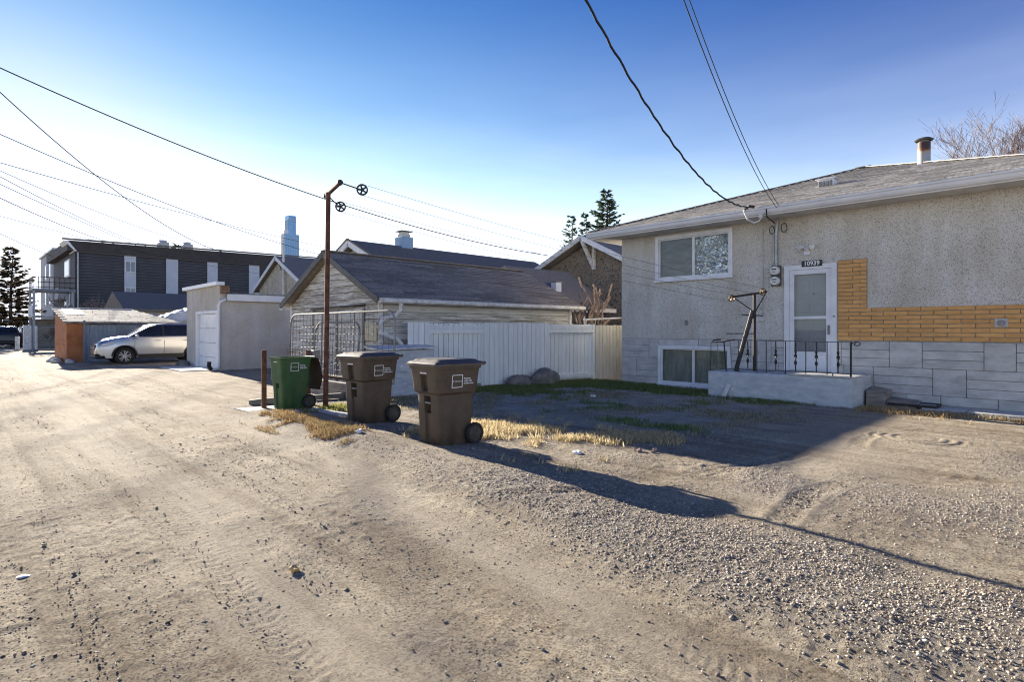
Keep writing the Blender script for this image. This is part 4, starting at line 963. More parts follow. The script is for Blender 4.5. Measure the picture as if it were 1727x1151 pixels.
def cable(p0, p1, sag, n=28):
    p0 = Vector(p0); p1 = Vector(p1); return [p0.lerp(p1, k / n) - Vector((0, 0, 4 * sag * (k / n) * (1 - k / n))) for k in range(n + 1)]
for (q0, q1, nm) in ((QA, PA, 'far'), (QB, PB, 'near')):
    for up, w in ((.098, 'upper'), (-.098, 'lower')):
        o = MB().tube(cable(q0 + Vector((0, 0, up)), q1 + Vector((0, 0, up * .75)), .10), .0035, 4).build('clothes_line', 'line')
        tag(o, '%s strand of the clothes line on the %s pulleys' % (w, 'pole-side' if nm == 'far' else 'camera-side'), 'line', 'clothes line strands')
ps = thing('steel_post', 'short rusty steel post beside the green cart', 'post', (4.13, 10.66, gz(4.13, 10.66)))
MB().tube([(4.13, 10.66, -.05), (4.13, 10.66, 1.06)], .045, 12).build('pipe', 'rust', ps, smooth=True)
MB().tube([(4.13, 10.66, 1.0605), (4.13, 10.66, 1.075)], [.045, .03], 12).build('cap', 'rust', ps, smooth=True)
ps = thing('boxed_post', 'rusty post with a pale metal box behind the green cart', 'post', (4.95, 10.62, gz(4.95, 10.62)))
MB().tube([(4.95, 10.62, -.05), (4.95, 10.62, 1.05)], .045, 10).build('pipe', 'rust', ps, smooth=True)
MB().cbox(5.0, 5.12, 10.5, 10.62, .86, 1.05, .008).build('box', 'galv', ps)
def slab(name, label, poly, z0, z1, mat='concrete'):
    o = MB().prism([(x, y, z0) for x, y in poly], (0, 0, z1 - z0)).build(name, mat); return tag(o, label, 'slab')
slab('paving_slab', 'long concrete slab under the green cart', [(3.78, 9.75), (4.75, 9.6), (4.85, 10.75), (3.7, 10.95)], -.06, gz(4.4, 10.2) + .0)
slab('broken_slab', 'small broken concrete slab at the verge in front of the green cart', [(3.72, 9.25), (4.15, 9.1), (4.3, 9.55), (3.85, 9.68)], -.06, .085)
tim = thing('timber_edging', 'low weathered timber wall behind the green cart', 'timber wall', (5.9, 11, 0))
for k in range(2): MB().cbox(5.85 - .01 * k, 5.95, 10.0, 13.0, -.05 + k * .2, .14 + k * .2, .008).build('plank', 'timber', tim)
MB().beam((4.4, 11.25, .07), (5.85, 10.9, .09), .1, .1).build('plank', 'timber', tim)
MB().beam((4.12, 11.36, .05), (4.38, 11.255, .08), .12, .09).build('plank', 'timber', tim)
pav = MB(); pav.beam((4.55, 9.55, .045), (4.75, 8.1, .045), .09, .06); tag(pav.build('edging_rail', 'concrete_pale'), 'narrow pale edging strip running between the clothes pole and cart', 'edging')

# ------------------------------------------------------------------ weathered wooden garage
GX0, GX1, GY0, GY1 = 7.0, 13.75, 11.4, 16.0; GYM, GRZ, GEZ = 13.7, 3.36, 2.16
wg = thing('wooden_garage', 'weathered white board garage with dark shingle gable roof', 'garage', (10, 13.7, 0))
b = MB()
b.box(GX0 + .03, GX0 + .1, GY0, 12.09, -.1, 2.18); b.box(GX0 + .03, GX0 + .1, 14.76, GY1, -.1, 2.18); b.box(GX0 + .03, GX0 + .1, 12.09, 14.76, 2.02, 2.18)
b.prism([(GX0 + .03, GY0, 2.18), (GX0 + .03, GY1, 2.18), (GX0 + .03, GYM, GRZ - .05)], (.07, 0, 0))
b.box(GX0 + .1, GX1, GY0 + .03, GY0 + .1, -.1, 2.2); b.box(GX0 + .1, GX1, GY1 - .1, GY1, -.1, 2.2); b.box(GX1 - .07, GX1, GY0 + .1, GY1 - .1, -.1, 2.2)
b.prism([(GX1 - .07, GY0 + .1, 2.2), (GX1 - .07, GY1 - .1, 2.2), (GX1 - .07, GYM, GRZ - .1)], (.07, 0, 0))
b.build('wall', 'timber', wg)
def slope_y(z): return (GRZ - z) / (GRZ - GEZ) * (GYM - GY0)
BH = .165
for k in range(20):
    z0 = .05 + k * BH; z1 = z0 + BH - .014
    if z1 > GRZ - .08: break
    if z1 < 2.2: y0, y1 = GY0 + .02, GY1
    else: y0, y1 = GYM - slope_y(z1) + .03, GYM + slope_y(z1) - .03
    segs = [(y0, 12.04), (14.80, y1)] if z0 < 1.95 else [(y0, y1)]
    for s0, s1 in segs:
        if s1 - s0 < .1: continue
        x = GX0 + .03; y0b, y1b = (s0, s1)
        if z1 >= 2.2: # trapezoid under the rake
            t0 = GYM - slope_y(z0) + .02; t1 = GYM + slope_y(z0) - .02
        else: t0, t1 = s0, s1
        t0, t1 = max(t0, s0 - .4), min(t1, s1 + .4)
        if z0 < 1.95: t0, t1 = s0, s1
        o = MB().add([(x - .030, t0, z0), (x - .030, t1, z0), (x - .004, t1, z0), (x - .004, t0, z0), (x - .012, s0, z1), (x - .012, s1, z1), (x - .002, s1, z1), (x - .002, s0, z1)],
                     [(3, 2, 1, 0), (4, 5, 6, 7), (0, 1, 5, 4), (1, 2, 6, 5), (2, 3, 7, 6), (3, 0, 4, 7)]).build('siding_board', 'peeling', wg)
        o['wear'] = .035 + rnd.uniform(-.03, .05) - (.06 if z0 > 2.9 else 0)
for k in range(13):
    z0 = .05 + k * BH; y = GY0 + .03; z1 = z0 + BH - .014
    if z1 > 2.19: z1 = 2.19
    for s0, s1 in ((GX0 + .08, 10.1 + (k % 3) * .5), (10.104 + (k % 3) * .5, GX1 - .09)):
        o = MB().add([(s0, y - .030, z0), (s1, y - .030, z0), (s1, y - .004, z0), (s0, y - .004, z0), (s0, y - .012, z1), (s1, y - .012, z1), (s1, y - .002, z1), (s0, y - .002, z1)],
                 [(3, 2, 1, 0), (4, 5, 6, 7), (0, 1, 5, 4), (1, 2, 6, 5), (2, 3, 7, 6), (3, 0, 4, 7)]).build('siding_board', 'peeling', wg)
        o['wear'] = (-.05 if z0 > 1.75 else .06) + rnd.uniform(-.03, .03)
MB().box(GX0 - .03, GX0 + .075, GY0 - .02, GY0 + .015, 0, 2.16).build('corner_board', 'white_old', wg)
MB().box(GX1 - .085, GX1 + .02, GY0 - .02, GY0 + .02, 0, 2.15).build('corner_board', 'white_old', wg)
MB().box(GX0 - .03, GX0 + .03, GY1 + .001, GY1 + .1, 0, 2.1).build('corner_board', 'white_old', wg)
# double door: upright boards, middle stile
dr = MB().box(GX0 + .032, GX0 + .05, 12.10, 14.75, .02, 2.0).build('door', 'timber', wg)
ud = unit_mesh('door_board', MB().cbox(-.011, .011, -.5, .5, -.5, .5, .003), 'peeling')
for k in range(17):
    y = 12.10 + (k + .5) * 2.65 / 17; h = 1.93 - .006 * k
    o = piece(ud, 'door_board', dr, (GX0 + .02, y, .03 + h / 2), scale=(1, 2.65 / 17 - .008, h)); o['wear'] = -.03 + .10 * (rnd.random() - .5)
for y in (12.13, 13.42, 14.72): MB().box(GX0 - .006, GX0 + .008, y - .05, y + .05, .03, 1.95).build('stile', 'timber', dr)
MB().beam((GX0 - .02, 14.85, 1.99), (GX0 - .02, 12.02, 2.04), .03, .03).build('door_track', 'iron', dr)
MB().box(GX0 - .035, GX0 - .004, 11.5, 12.0, 1.19, 1.62).build('patch_panel', 'pipe_cream', wg)
# roof: deck, rakes, shingle strips
def gable_roof(parent, x0, x1, ym, yl, yr, zr, zl, zrr, th, mat):
    """ridge along X"""
    b = MB(); P = [(yl, zl), (ym, zr), (yr, zrr), (yr, zrr - th), (ym, zr - th), (yl, zl - th)]
    return b.prism([(x0, y, z) for y, z in P], (x1 - x0, 0, 0)).build('roof', mat, parent)
wr = gable_roof(wg, 6.78, 13.95, GYM, 11.13, 16.27, 3.42, 2.165, 2.165, .07, 'shingle_dark')
pa2 = math.atan((3.42 - 2.165) / (GYM - 11.13)); sl = math.hypot(3.42 - 2.165, GYM - 11.13)
us2 = unit_mesh('shingle', MB().add([(-.5, -.5, -.5), (.5, -.5, -.5), (.5, .5, -.5), (-.5, .5, -.5), (-.5, -.5, .5), (.5, -.5, .5), (.5, .5, -.1), (-.5, .5, -.1)],
     [(3, 2, 1, 0), (4, 5, 6, 7), (0, 1, 5, 4), (1, 2, 6, 5), (2, 3, 7, 6), (3, 0, 4, 7)]), 'shingle_dark')
nr = int(sl / .14)
for i in range(nr + 1):
    d0 = i * .14 + .07; x = 6.76 + (i % 2) * -.45
    if d0 > sl: break
    while x < 13.94:
        w = .9; xa, xb = max(x, 6.76), min(x + w, 13.97)
        if xb - xa > .1: piece(us2, 'shingle', wr, ((xa + xb) / 2, 11.13 + d0 * math.cos(pa2) - .008, 2.165 + d0 * math.sin(pa2) + .008), (pa2, 0, 0), (xb - xa - .01, .165, .02 + rnd.uniform(-.003, .008)))
        x += w
MB().beam((6.76, GYM, 3.44), (13.97, GYM, 3.44), .2, .03).build('ridge_cap', 'shingle_dark', wr)
for (ya, za) in ((11.10, 2.10), (16.30, 2.10)): MB().beam((6.76, ya, za), (6.76, GYM, 3.36), .03, .15, (0, 0, 1)).build('rake_board', 'trim_dark', wr)
MB().beam((6.9, 16.1, 2.02), (6.9, 16.32, 2.03), .3, .04).build('rake_end', 'white_old', wr)
gp2 = [(11.11, 2.15), (11.02, 2.15), (11.0, 2.12), (11.0, 2.07), (11.04, 2.04), (11.11, 2.04)]
MB().prism([(6.8, y, z) for y, z in gp2], (7.2, 0, 0)).build('gutter', 'white_old', wg)
MB().box(6.84, 13.9, 11.125, 11.36, 2.06, 2.075).build('soffit', 'white_old', wg)
MB().tube([(7.35, 11.06, 2.04), (7.35, 11.08, 1.9), (7.3, 11.18, 1.78), (6.95, 11.2, 1.68), (6.86, 11.2, 1.5), (6.9, 11.2, 1.38), (7.3, 11.15, 1.24), (7.42, 11.15, 1.1)], .05, 8).build('downspout', 'white_old', wg, smooth=True)
# ------------------------------------------------------------------ grey box, gates, fence, boulders
bx = thing('storage_box', 'low grey painted box with pale lid against the wooden garage', 'box', (7.1, 10.8, 0))
MB().cbox(6.5, 7.86, 10.55, 11.08, -.05, 1.0, .012).build('box_wall', 'concrete_blue', bx)
MB().box(6.496, 7.864, 10.545, 10.549, .52, .53).build('board_joint', 'timber', bx)
MB().prism([(6.42, 10.48, 1.003), (7.92, 10.48, 1.03), (7.92, 11.1, 1.09), (6.42, 11.1, 1.06)], (0, 0, .03)).build('lid', 'white_old', bx)
for (xa, za, w, h) in ((6.98, .62, .07, .09), (6.9, .42, .16, .05), (7.15, .5, .12, .05), (7.3, .66, .05, .06), (6.75, .3, .1, .05), (7.05, .25, .12, .04)):
    MB().prism([(xa, 10.5485, za), (xa + w, 10.5485, za + h * .2), (xa + w * .7, 10.5485, za + h), (xa + w * .2, 10.5485, za + h * .8)], (0, -.002, 0)).build('bare_patch', 'white_old', bx)
def tube_gate(label, x, y0, y1, z0, z1, r, cell, mids, mat, lean=.05):
    g = thing('wire_gate', label, 'gate', (x, (y0 + y1) / 2, 0)); rad = .28
    pts = [(x, y0, z0), (x, y0, z1 - rad)]
    f = lambda z: x + lean * (z - z0) / (z1 - z0)
    path = [(y0, z0)] + [(y0, z1 - rad)] + [(y0 + rad - rad * math.cos(q), z1 - rad + rad * math.sin(q)) for q in [k * math.pi / 12 for k in range(1, 7)]]
    path += [(y1 - rad + rad * math.sin(q), z1 - rad + rad * math.cos(q)) for q in [k * math.pi / 12 for k in range(0, 7)]] + [(y1, z0)]
    MB().tube([(f(z), y, z) for y, z in path] + [(f(z0), y0, z0)], r, 8).build('tube_frame', mat, g, smooth=True)
    for y in mids: MB().tube([(f(z0) + .01, y, z0), (f(z1) + .01, y, z1)], r * .8, 8).build('upright', mat, g, smooth=True)
    w = MB(); n = int((y1 - y0) / cell); 
    for k in range(1, n): 
        y = y0 + (y1 - y0) * k / n; w.tube([(f(z0) - .02, y, z0), (f(z0 + .5 * (z1 - z0)) - .02, y + rnd.uniform(-.02, .02), (z0 + z1) / 2), (f(z1) - .02, y, z1 - (.1 if k in (1, n - 1) else 0))], .0032, 4, False)
    m = int((z1 - z0) / (cell * .85))
    for k in range(1, m): 
        z = z0 + (z1 - z0) * k / m; w.tube([(f(z) - .022, y0 + (y1 - y0) * q / 8, z + rnd.uniform(-.012, .012)) for q in range(9)], .0032, 4, False)
    stuff(w.build('wire_mesh', 'rust_light' if mat == 'rust_light' else 'dark_steel', g)); return g
tube_gate('wide tubular wire gate in front of the wooden garage door', 6.36, 9.85, 14.75, .36, 1.83, .022, .19, (11.5, 13.0), 'galv')
tube_gate('narrow tubular wire gate leaning inside the wide gate', 6.47, 11.5, 13.65, .36, 1.62, .024, .16, (), 'galv', .1)
pk = thing('wire_picket_strip', 'low rusty wire picket strip along the bottom of the gates', 'wire fence', (6.25, 12, 0))
for k in range(44):
    y = 10.3 + k * .1; MB().tube([(6.26, y, .3), (6.25 + rnd.uniform(-.01, .01), y + rnd.uniform(-.01, .01), .96)], .006, 5).build('picket', 'rust_light', pk)
for z in (.42, .86): MB().tube([(6.262, 10.25, z), (6.262, 14.7, z + .02)], .008, 5).build('rail', 'rust_light', pk)
MB().beam((6.3, 9.95, .345), (6.3, 14.8, .36), .06, .05).build('bottom_bar', 'rust', pk)

fen = thing('board_fence', 'pale grey upright board fence between wooden garage and house', 'fence', (10.9, 10.5, 0))
fd = Vector((14.35 - 7.4, 9.92 - 11.08, 0)); FL = fd.length; fd.normalize(); fnrm = Vector((fd.y, -fd.x, 0)) # toward camera
if fnrm.y > 0: fnrm = -fnrm
fang = math.atan2(fd.y, fd.x)
ufb = unit_mesh('fence_board', MB().cbox(-.5, .5, -.010, .010, -.5, .5, .004), 'fence'); ufc = unit_mesh('fence_board', MB().cbox(-.5, .5, -.010, .010, -.5, .5, .004), 'fence_cream')
def fp(s, off, z): return Vector((7.4, 11.08, 0)) + fd * s + fnrm * off + Vector((0, 0, z))
def sx(X): return (X - 7.4) / fd.x
SEG = [(0.1, sx(8.05), 0.04, 'f'), (sx(8.05), sx(9.53), -.05, 'i'), (sx(9.53), sx(11.55), .045, 'f'), (sx(11.55), sx(13.17), -.05, 'i'), (sx(13.25), FL, .03, 'c')]
for s0, s1, off, kd in SEG:
    n = max(2, round((s1 - s0) / .142)); w = (s1 - s0) / n
    for k in range(n):
        h = 1.56 + rnd.uniform(-.006, .006) - (.03 if kd == 'i' else 0)
        piece(ufc if kd == 'c' else ufb, 'fence_board', fen, fp(s0 + (k + .5) * w, off, .04 + h / 2 + (.02 if kd != 'c' else -.03)), (rnd.uniform(-.004, .004), 0, fang), (w - .012, 1, h))
    if kd == 'i':
        for z in (1.50, .17): MB().beam(fp(s0, off + .035, z), fp(s1, off + .035, z), .045, .09).build('rail', 'fence', fen)
        MB().beam(fp(s0, off + .05, 1.40), fp(s1, off + .05, 1.40), .06, .085).build('rail', 'fence', fen)
for X_ in (9.5, 13.2, 8.03): MB().beam(fp(sx(X_), -.02, 0), fp(sx(X_), -.02, 1.6), .09, .09, (1, 0, 0)).build('post', 'fence', fen)
MB().beam(fp(0, .0, .06), fp(sx(11.5), .0, .06), .03, .1).build('kick_board', 'timber', fen)
def boulder(label, c, r, seed):
    g = random.Random(seed); n, m = 20, 12; rings = []
    ph = [(g.uniform(-1, 1), g.uniform(-1, 1), g.uniform(-1, 1), g.uniform(1.2, 3.2), g.uniform(0, 6)) for _ in range(7)]
    for j in range(1, m):
        t = math.pi * j / m; ring = []
        for k in range(n):
            a = 2 * math.pi * k / n; d = Vector((math.sin(t) * math.cos(a), math.sin(t) * math.sin(a), -math.cos(t)))
            q = 1 + sum(.06 * math.sin(f_ * 2 * (d.x * x_ + d.y * y_ + d.z * z_) + o_) for x_, y_, z_, f_, o_ in ph) + g.uniform(-.012, .012)
            ring.append((c[0] + d.x * r[0] * q, c[1] + d.y * r[1] * q, c[2] + d.z * r[2] * q))
        rings.append(ring)
    return tag(MB().loft(rings).build('boulder', 'boulder', smooth=True), label, 'boulder')
boulder('low rounded boulder at the foot of the board fence', (10.35, 10.28, .11), (.42, .3, .17), 3)
boulder('tall pointed boulder at the foot of the board fence', (11.0, 9.98, .16), (.42, .34, .33), 8)

# ------------------------------------------------------------------ grey stucco garage
sg = thing('stucco_garage', 'grey stucco garage with white overhead door and parapet front', 'garage', (10, 23.4, 0))
b = MB(); holed(b, 6.8, 7.0, 21.5, 25.35, -.15, 3.0, [(21.68, 24.05, -.15, 2.1)])
b.box(7.0, 14, 21.5, 21.7, -.15, 2.6); b.box(7.0, 14, 25.15, 25.35, -.15, 2.6); b.box(13.8, 14, 21.7, 25.15, -.15, 2.6); b.build('wall', 'stucco_garage', sg)
rf = MB().box(7.0, 14.1, 21.4, 25.4, 2.62, 2.74).build('roof', 'shingle_old', sg)
MB().box(7.0, 14.1, 21.32, 21.395, 2.46, 2.69).build('gutter', 'white_metal', rf)
MB().beam((6.8, 21.42, 3.06), (6.8, 25.45, 3.04), .28, .12).build('parapet_cap', 'white_metal', rf)
MB().box(6.81, 7.1, 21.40, 21.499, 2.7, 2.99).build('parapet_return', 'rust_light', rf)
d = MB(); d.box(6.76, 6.86, 23.85, 24.08, -.1, 2.13); d.box(6.76, 6.86, 21.6, 21.74, -.1, 2.13); d.box(6.76, 6.86, 21.74, 23.85, 2.02, 2.13); df = d.build('door', 'white', sg)
for k in range(4): MB().cbox(6.84, 6.88, 21.745, 23.845, -.08 + k * .525, -.08 + k * .525 + .515, .008).build('door_panel', 'white_metal', df)
MB().tube([(6.95, 21.33, 2.5), (6.8, 21.38, 2.42), (6.76, 21.44, 2.3), (6.76, 21.45, .2), (6.72, 21.44, .08), (6.5, 21.42, .05)], .045, 8).build('downspout', 'white_metal', sg, smooth=True)
MB().tube([(6.5, 21.42, .06), (6.42, 21.4, .2), (6.44, 21.4, .34)], .07, 8).build('spout_elbow', 'rubber', sg, smooth=True)
slab('driveway_apron', 'pale concrete apron in front of the white overhead door', [(5.6, 21.6), (6.8, 21.55), (6.8, 24.4), (5.7, 24.6)], -.1, .05, 'concrete_pale')
for k, (x, y, r) in enumerate(((6.55, 25.1, .22), (6.5, 24.6, .16))):
    o = boulder('brown rock at the far corner of the stucco garage' if k == 0 else 'smaller brown rock beside the white overhead door frame', (x, y, .08), (r, r, r * .8), 30 + k); o.name = 'rock'

# ------------------------------------------------------------------ vehicles (front at -X)
def lerp_tab(tab, x):
    return float(np.interp(x, [p[0] for p in tab], [p[1] for p in tab]))
def car(label, loc, rz, paint, group=None, cat='car'):
    t = thing('parked_car', label, cat, loc, rz, group)
    TOP = [(-2.27, .66), (-2.22, .84), (-2.05, .98), (-1.7, 1.07), (-1.15, 1.15), (-.2, 1.14), (1.0, 1.17), (1.9, 1.2), (2.2, 1.15), (2.27, 1.0)]
    HW = [(-2.27, .55), (-2.2, .70), (-2.0, .82), (-1.6, .895), (0, .91), (1.6, .895), (2.0, .85), (2.2, .78), (2.27, .7)]
    axf, axr, wr = -1.32, 1.30, .345
    st = sorted(set([-2.27, -2.24, -2.18, -2.1] + [round(-2.0 + k * .05, 3) for k in range(82)] + [2.15, 2.22, 2.27])); rings = []
    for x in st:
        zl = .26 if -2.0 < x < 2.0 else .36
        for ax in (axf, axr):
            q = abs(x - ax); 
            if q < wr + .06: zl = max(zl, .34 + math.sqrt((wr + .06) ** 2 - q * q))
        w = lerp_tab(HW, x); zt = lerp_tab(TOP, x); zm = max(min(.66, zt - .12), zl + .02)
        half = [(w - .05, zl), (w - .012, zl + .02), (w, zm), (w - .015, (zm + zt) / 2 + .02), (w - .07, zt - .02), (w - .16, zt + .015), (0, zt + .04)]
        rings.append([(x, y, z) for y, z in half] + [(x, -y, z) for y, z in half[-2::-1]])
    MB().loft(rings).build('body', paint, t, local=True, smooth=True)
    # cabin
    RT = [(-1.2, 1.14), (-1.0, 1.27), (-.7, 1.45), (-.4, 1.60), (-.15, 1.665), (.3, 1.70), (.9, 1.695), (1.5, 1.655), (1.85, 1.58), (2.08, 1.38), (2.2, 1.15)]
    def cab(x0, x1, n, grow, lo=None):
        rr = []
        for k in range(n + 1):
            x = x0 + (x1 - x0) * k / n; zt = lerp_tab(RT, x) + grow; zb = 1.09; f = min(1, (zt - zb) / .6); wb = lerp_tab(HW, x) - .10 + grow; wt = wb - .20 * f
            zs = zt - .07 * f
            h = [(wb, zb), (wb - (wb - wt) * .55, zb + (zs - zb) * .55), (wt, zs), (wt - .08, zt), (0, zt + .015)]
            if lo is not None: h = h[lo:]
            rr.append([(x, y, z) for y, z in h] + [(x, -y, z) for y, z in h[-2::-1]])
        return rr
    gl = MB().loft(cab(-1.2, 2.2, 40, 0)).build('cabin_glass', 'car_glass', t, local=True, smooth=True)
    rr = cab(-.42, 2.1, 30, .012, 2); MB().loft(rr, cap=False, closed=False).build('roof_skin', paint, t, local=True, smooth=True)
    for sgn in (-1, 1):
        pil = MB()
        ed = [(x, lerp_tab(RT, x)) for x in (-1.18, -1.0, -.7, -.4, -.15)]
        def side(x, z): 
            zt = lerp_tab(RT, x); f = min(1, (zt - 1.09) / .6); wb = lerp_tab(HW, x) - .10; return sgn * (wb - .20 * f * max(0, min(1, (z - 1.09) / max(zt - .07 * f - 1.09, .01))) + .006)
        pil.tube([(x, side(x, z - .05), z - .04) for x, z in ed], .035, 6)
        pil.build('front_pillar', paint, t, local=True, smooth=True)
        for xp, w in ((.12, .045), (1.12, .05)):
            MB().beam((xp, side(xp, 1.12), 1.12), (xp - .02, side(xp, 1.61), 1.61), .02, w * 2, (1, 0, 0)).build('door_pillar', 'car_trim', t, local=True)
        q = MB(); q.tube([(x, sgn * (lerp_tab(HW, x) - .075), 1.145 + (.025 if x > .5 else 0)) for x in (-1.1, -.3, .6, 1.5)], .014, 6); q.build('window_trim', 'alloy', t, local=True)
        mi = MB(); mi.loft([[(-.93 + dx, sgn * (.90 + dy), 1.17 + dz) for dx, dz in ((-.06, -.05), (.05, -.06), (.07, .03), (.02, .07), (-.05, .05))] for dy in (0, .17)]); mi.build('mirror', paint, t, local=True, smooth=True)
        for xs_ in (-.98, .1, 1.18): MB().beam((xs_, sgn * .9085, .34), (xs_ + .01, sgn * .905, .98), .006, .012, (1, 0, 0)).build('door_seam', 'car_trim', t, local=True)
        for xs_ in (-.12, .95): MB().cbox(xs_ - .1, xs_ + .1, sgn * .91 - .02, sgn * .91 + .02, .98, 1.015, .008).build('door_handle', paint, t, local=True)
        MB().cbox(-.85, .85, sgn * .89 - .025, sgn * .89 + .025, .24, .42, .01).build('sill_cladding', 'car_trim', t, local=True)
        hl = MB().add([(-2.13, sgn * .62, .80), (-2.20, sgn * .52, .72), (-1.98, sgn * .845, .80), (-1.70, sgn * .885, .90), (-1.72, sgn * .86, .95), (-2.02, sgn * .76, .90)], [(0, 1, 2, 5), (5, 2, 3, 4)])
        hl = MB().prism([(-2.19, sgn * .60, .73), (-2.02, sgn * .84, .76), (-1.66, sgn * .895, .905), (-1.72, sgn * .895, .935), (-2.06, sgn * .80, .87)], (0, sgn * .02, .004)); hl.build('headlight', 'lamp_lens', t, local=True)
        MB().prism([(2.16, sgn * .80, .85), (2.0, sgn * .865, .9), (2.05, sgn * .845, 1.12), (2.17, sgn * .76, 1.1)], (.015, sgn * .02, 0)).build('tail_lamp', 'carpaint_red', t, local=True)
        for ax in (axf, axr):
            wy = sgn * .80; rings = []
            for k in range(29):
                a = 2 * math.pi * k / 28; c_, s_ = math.cos(a), math.sin(a)
                rings.append([(ax + c_ * q_, wy + o, wr + s_ * q_) for q_, o in ((.22, -.1), (.32, -.105), (wr, -.08), (wr, .08), (.32, .105), (.235, .1))])
            wh = MB().loft(rings, cap=False).build('wheel', 'rubber', t, local=True, smooth=True)
            rim = MB(); o = sgn * .085
            rim.tube([(ax, wy - .07, wr), (ax, wy + o * .5, wr)], .225, 24); 
            rm = rim.build('wheel_well', 'car_trim', wh, local=True)
            rim = MB()
            for k in range(28):
                a, b2 = 2 * math.pi * k / 28, 2 * math.pi * (k + 1) / 28
                rim.beam((ax + .225 * math.cos(a), wy + o, wr + .225 * math.sin(a)), (ax + .225 * math.cos(b2), wy + o, wr + .225 * math.sin(b2)), .02, .03, (0, 1, 0))
            for k in range(10):
                a = 2 * math.pi * (k // 2) / 5 + (.22 if k % 2 else -.22); b2 = 2 * math.pi * (k // 2) / 5 + (.33 if k % 2 else -.12)
                rim.beam((ax + .05 * math.cos(a), wy + o, wr + .05 * math.sin(a)), (ax + .22 * math.cos(b2), wy + o, wr + .22 * math.sin(b2)), .03, .035, (0, 1, 0))
            rim.tube([(ax, wy, wr), (ax, wy + o * 1.1, wr)], .06, 14); rim.build('rim', 'alloy', wh, local=True)
            ar = MB(); pts = [(ax + (wr + .085) * math.cos(a), sgn * .895, .34 + (wr + .085) * math.sin(a)) for a in [math.pi * k / 16 for k in range(17)]]
            for p, q_ in zip(pts, pts[1:]): ar.beam(p, q_, .05, .07, (0, 1, 0)) if False else ar.tube([p, q_], .042, 6)
            ar.build('arch_trim', 'car_trim', t, local=True)
            MB().box(ax - wr - .05, ax + wr + .05, sgn * .45 - .25, sgn * .45 + .25, .3, .8).build('wheel_housing', 'car_trim', t, local=True)
    MB().cbox(-2.30, -2.0, -.74, .74, .26, .46, .05).build('front_bumper', 'car_trim', t, local=True, smooth=True)
    MB().cbox(2.05, 2.30, -.76, .76, .30, .62, .05).build('rear_bumper', 'car_trim', t, local=True, smooth=True)
    gr = MB().cbox(-2.285, -2.15, -.5, .5, .62, .80, .03).build('grille', 'car_trim', t, local=True)
    for z in (.68, .74): MB().box(-2.292, -2.284, -.46, .46, z, z + .02).build('grille_bar', 'alloy', gr, local=True)
    MB().box(-2.0, 2.0, -.7, .7, .24, .34).build('underbody', 'car_trim', t, local=True)
    return t
car('silver crossover parked nose out beside the stucco garage', (6.55, 28.95, .0), 0, 'carpaint', cat='car')
car('dark car with red tail lamps at the far left end of the lane', (3.3, 61.5, 0), R(-88), 'carpaint_dark', 'cars at the end of the lane')
car('dark red car parked beyond the white gate post at the lane end', (5.0, 65.5, 0), R(-86), 'carpaint_red', 'cars at the end of the lane')

# ------------------------------------------------------------------ lean-to shed, chain-link fence
sh = thing('lean_to_shed', 'lean-to shed with orange plywood end and weathered shingle roof', 'shed', (5.8, 33, 0))
MB().prism([(3.7, 31.3, -.05), (3.7, 35.1, -.05), (3.7, 35.1, 2.36), (3.7, 31.3, 1.70)], (.06, 0, 0)).build('end_panel', 'orange', sh)
MB().box(3.76, 4.28, 31.3, 31.36, -.05, 1.70).build('front_panel', 'orange', sh)
for z in (.75, .95): MB().beam((3.685, 31.9, z), (3.685, 34.6, z), .03, .04).build('latch_bar', 'orange', sh)
ubb = unit_mesh('wall_board', MB().cbox(-.5, .5, -.012, .012, -.5, .5, .004), 'fence_blue')
n = 22
for k in range(n): piece(ubb, 'wall_board', sh, (4.35 + (k + .5) * .165, 31.34, .83 + rnd.uniform(-.01, .01)), scale=(.158, 1, 1.66))
MB().box(4.28, 4.36, 31.24, 31.32, 0, 1.85).build('post', 'fence_blue', sh)
MB().box(3.8, 8.0, 35.0, 35.08, 0, 2.3).build('back_wall', 'fence_blue', sh)
rr = MB().prism([(3.6, 31.15, 1.73), (8.05, 31.15, 1.73), (6.85, 35.2, 2.42), (3.6, 35.2, 2.42)], (0, 0, .05)).build('roof', 'shingle_old', sh)
psl = math.atan(.69 / 4.05); u3 = unit_mesh('shingle', MB().box(-.5, .5, -.5, .5, -.5, .5), 'shingle_old')
for i in range(12):
    y = 31.2 + i * .34; xr = 8.05 - 1.2 * (y - 31.15) / 4.05; x = 3.55 + (i % 2) * .2
    while x < xr - .2:
        w = rnd.uniform(.5, .8); xb = min(x + w, xr); piece(u3, 'shingle', rr, ((x + xb) / 2, y + .15, 1.735 + .17 * (y + .15 - 31.15) + .055), (psl + rnd.uniform(-.01, .03), 0, 0), (xb - x - .02, .38, .018)); x += w
MB().beam((3.58, 35.2, 2.48), (6.85, 35.2, 2.48), .1, .08).build('ridge_board', 'white_old', rr)
MB().prism([(3.9, 33.2, 2.145), (4.6, 33.2, 2.145), (4.6, 34.6, 2.385), (3.9, 34.6, 2.385)], (0, 0, .025)).build('patch_sheet', 'white', rr)
fb = thing('yard_fence', 'blue-grey upright board fence behind the silver car', 'fence', (9, 33.5, 0))
for k in range(14): piece(ubb, 'fence_board', fb, (8.1 + (k + .5) * .165, 32.2, .85), scale=(.158, 1, 1.7))
MB().box(8.05, 10.5, 32.215, 32.26, 1.3, 1.4).build('rail', 'fence_blue', fb)
tp = thing('tarp_cover', 'crumpled blue-grey tarp over a frame behind the stucco garage', 'tarp', (9.2, 34, 0))
vs = []; fs = []; n, m = 16, 10
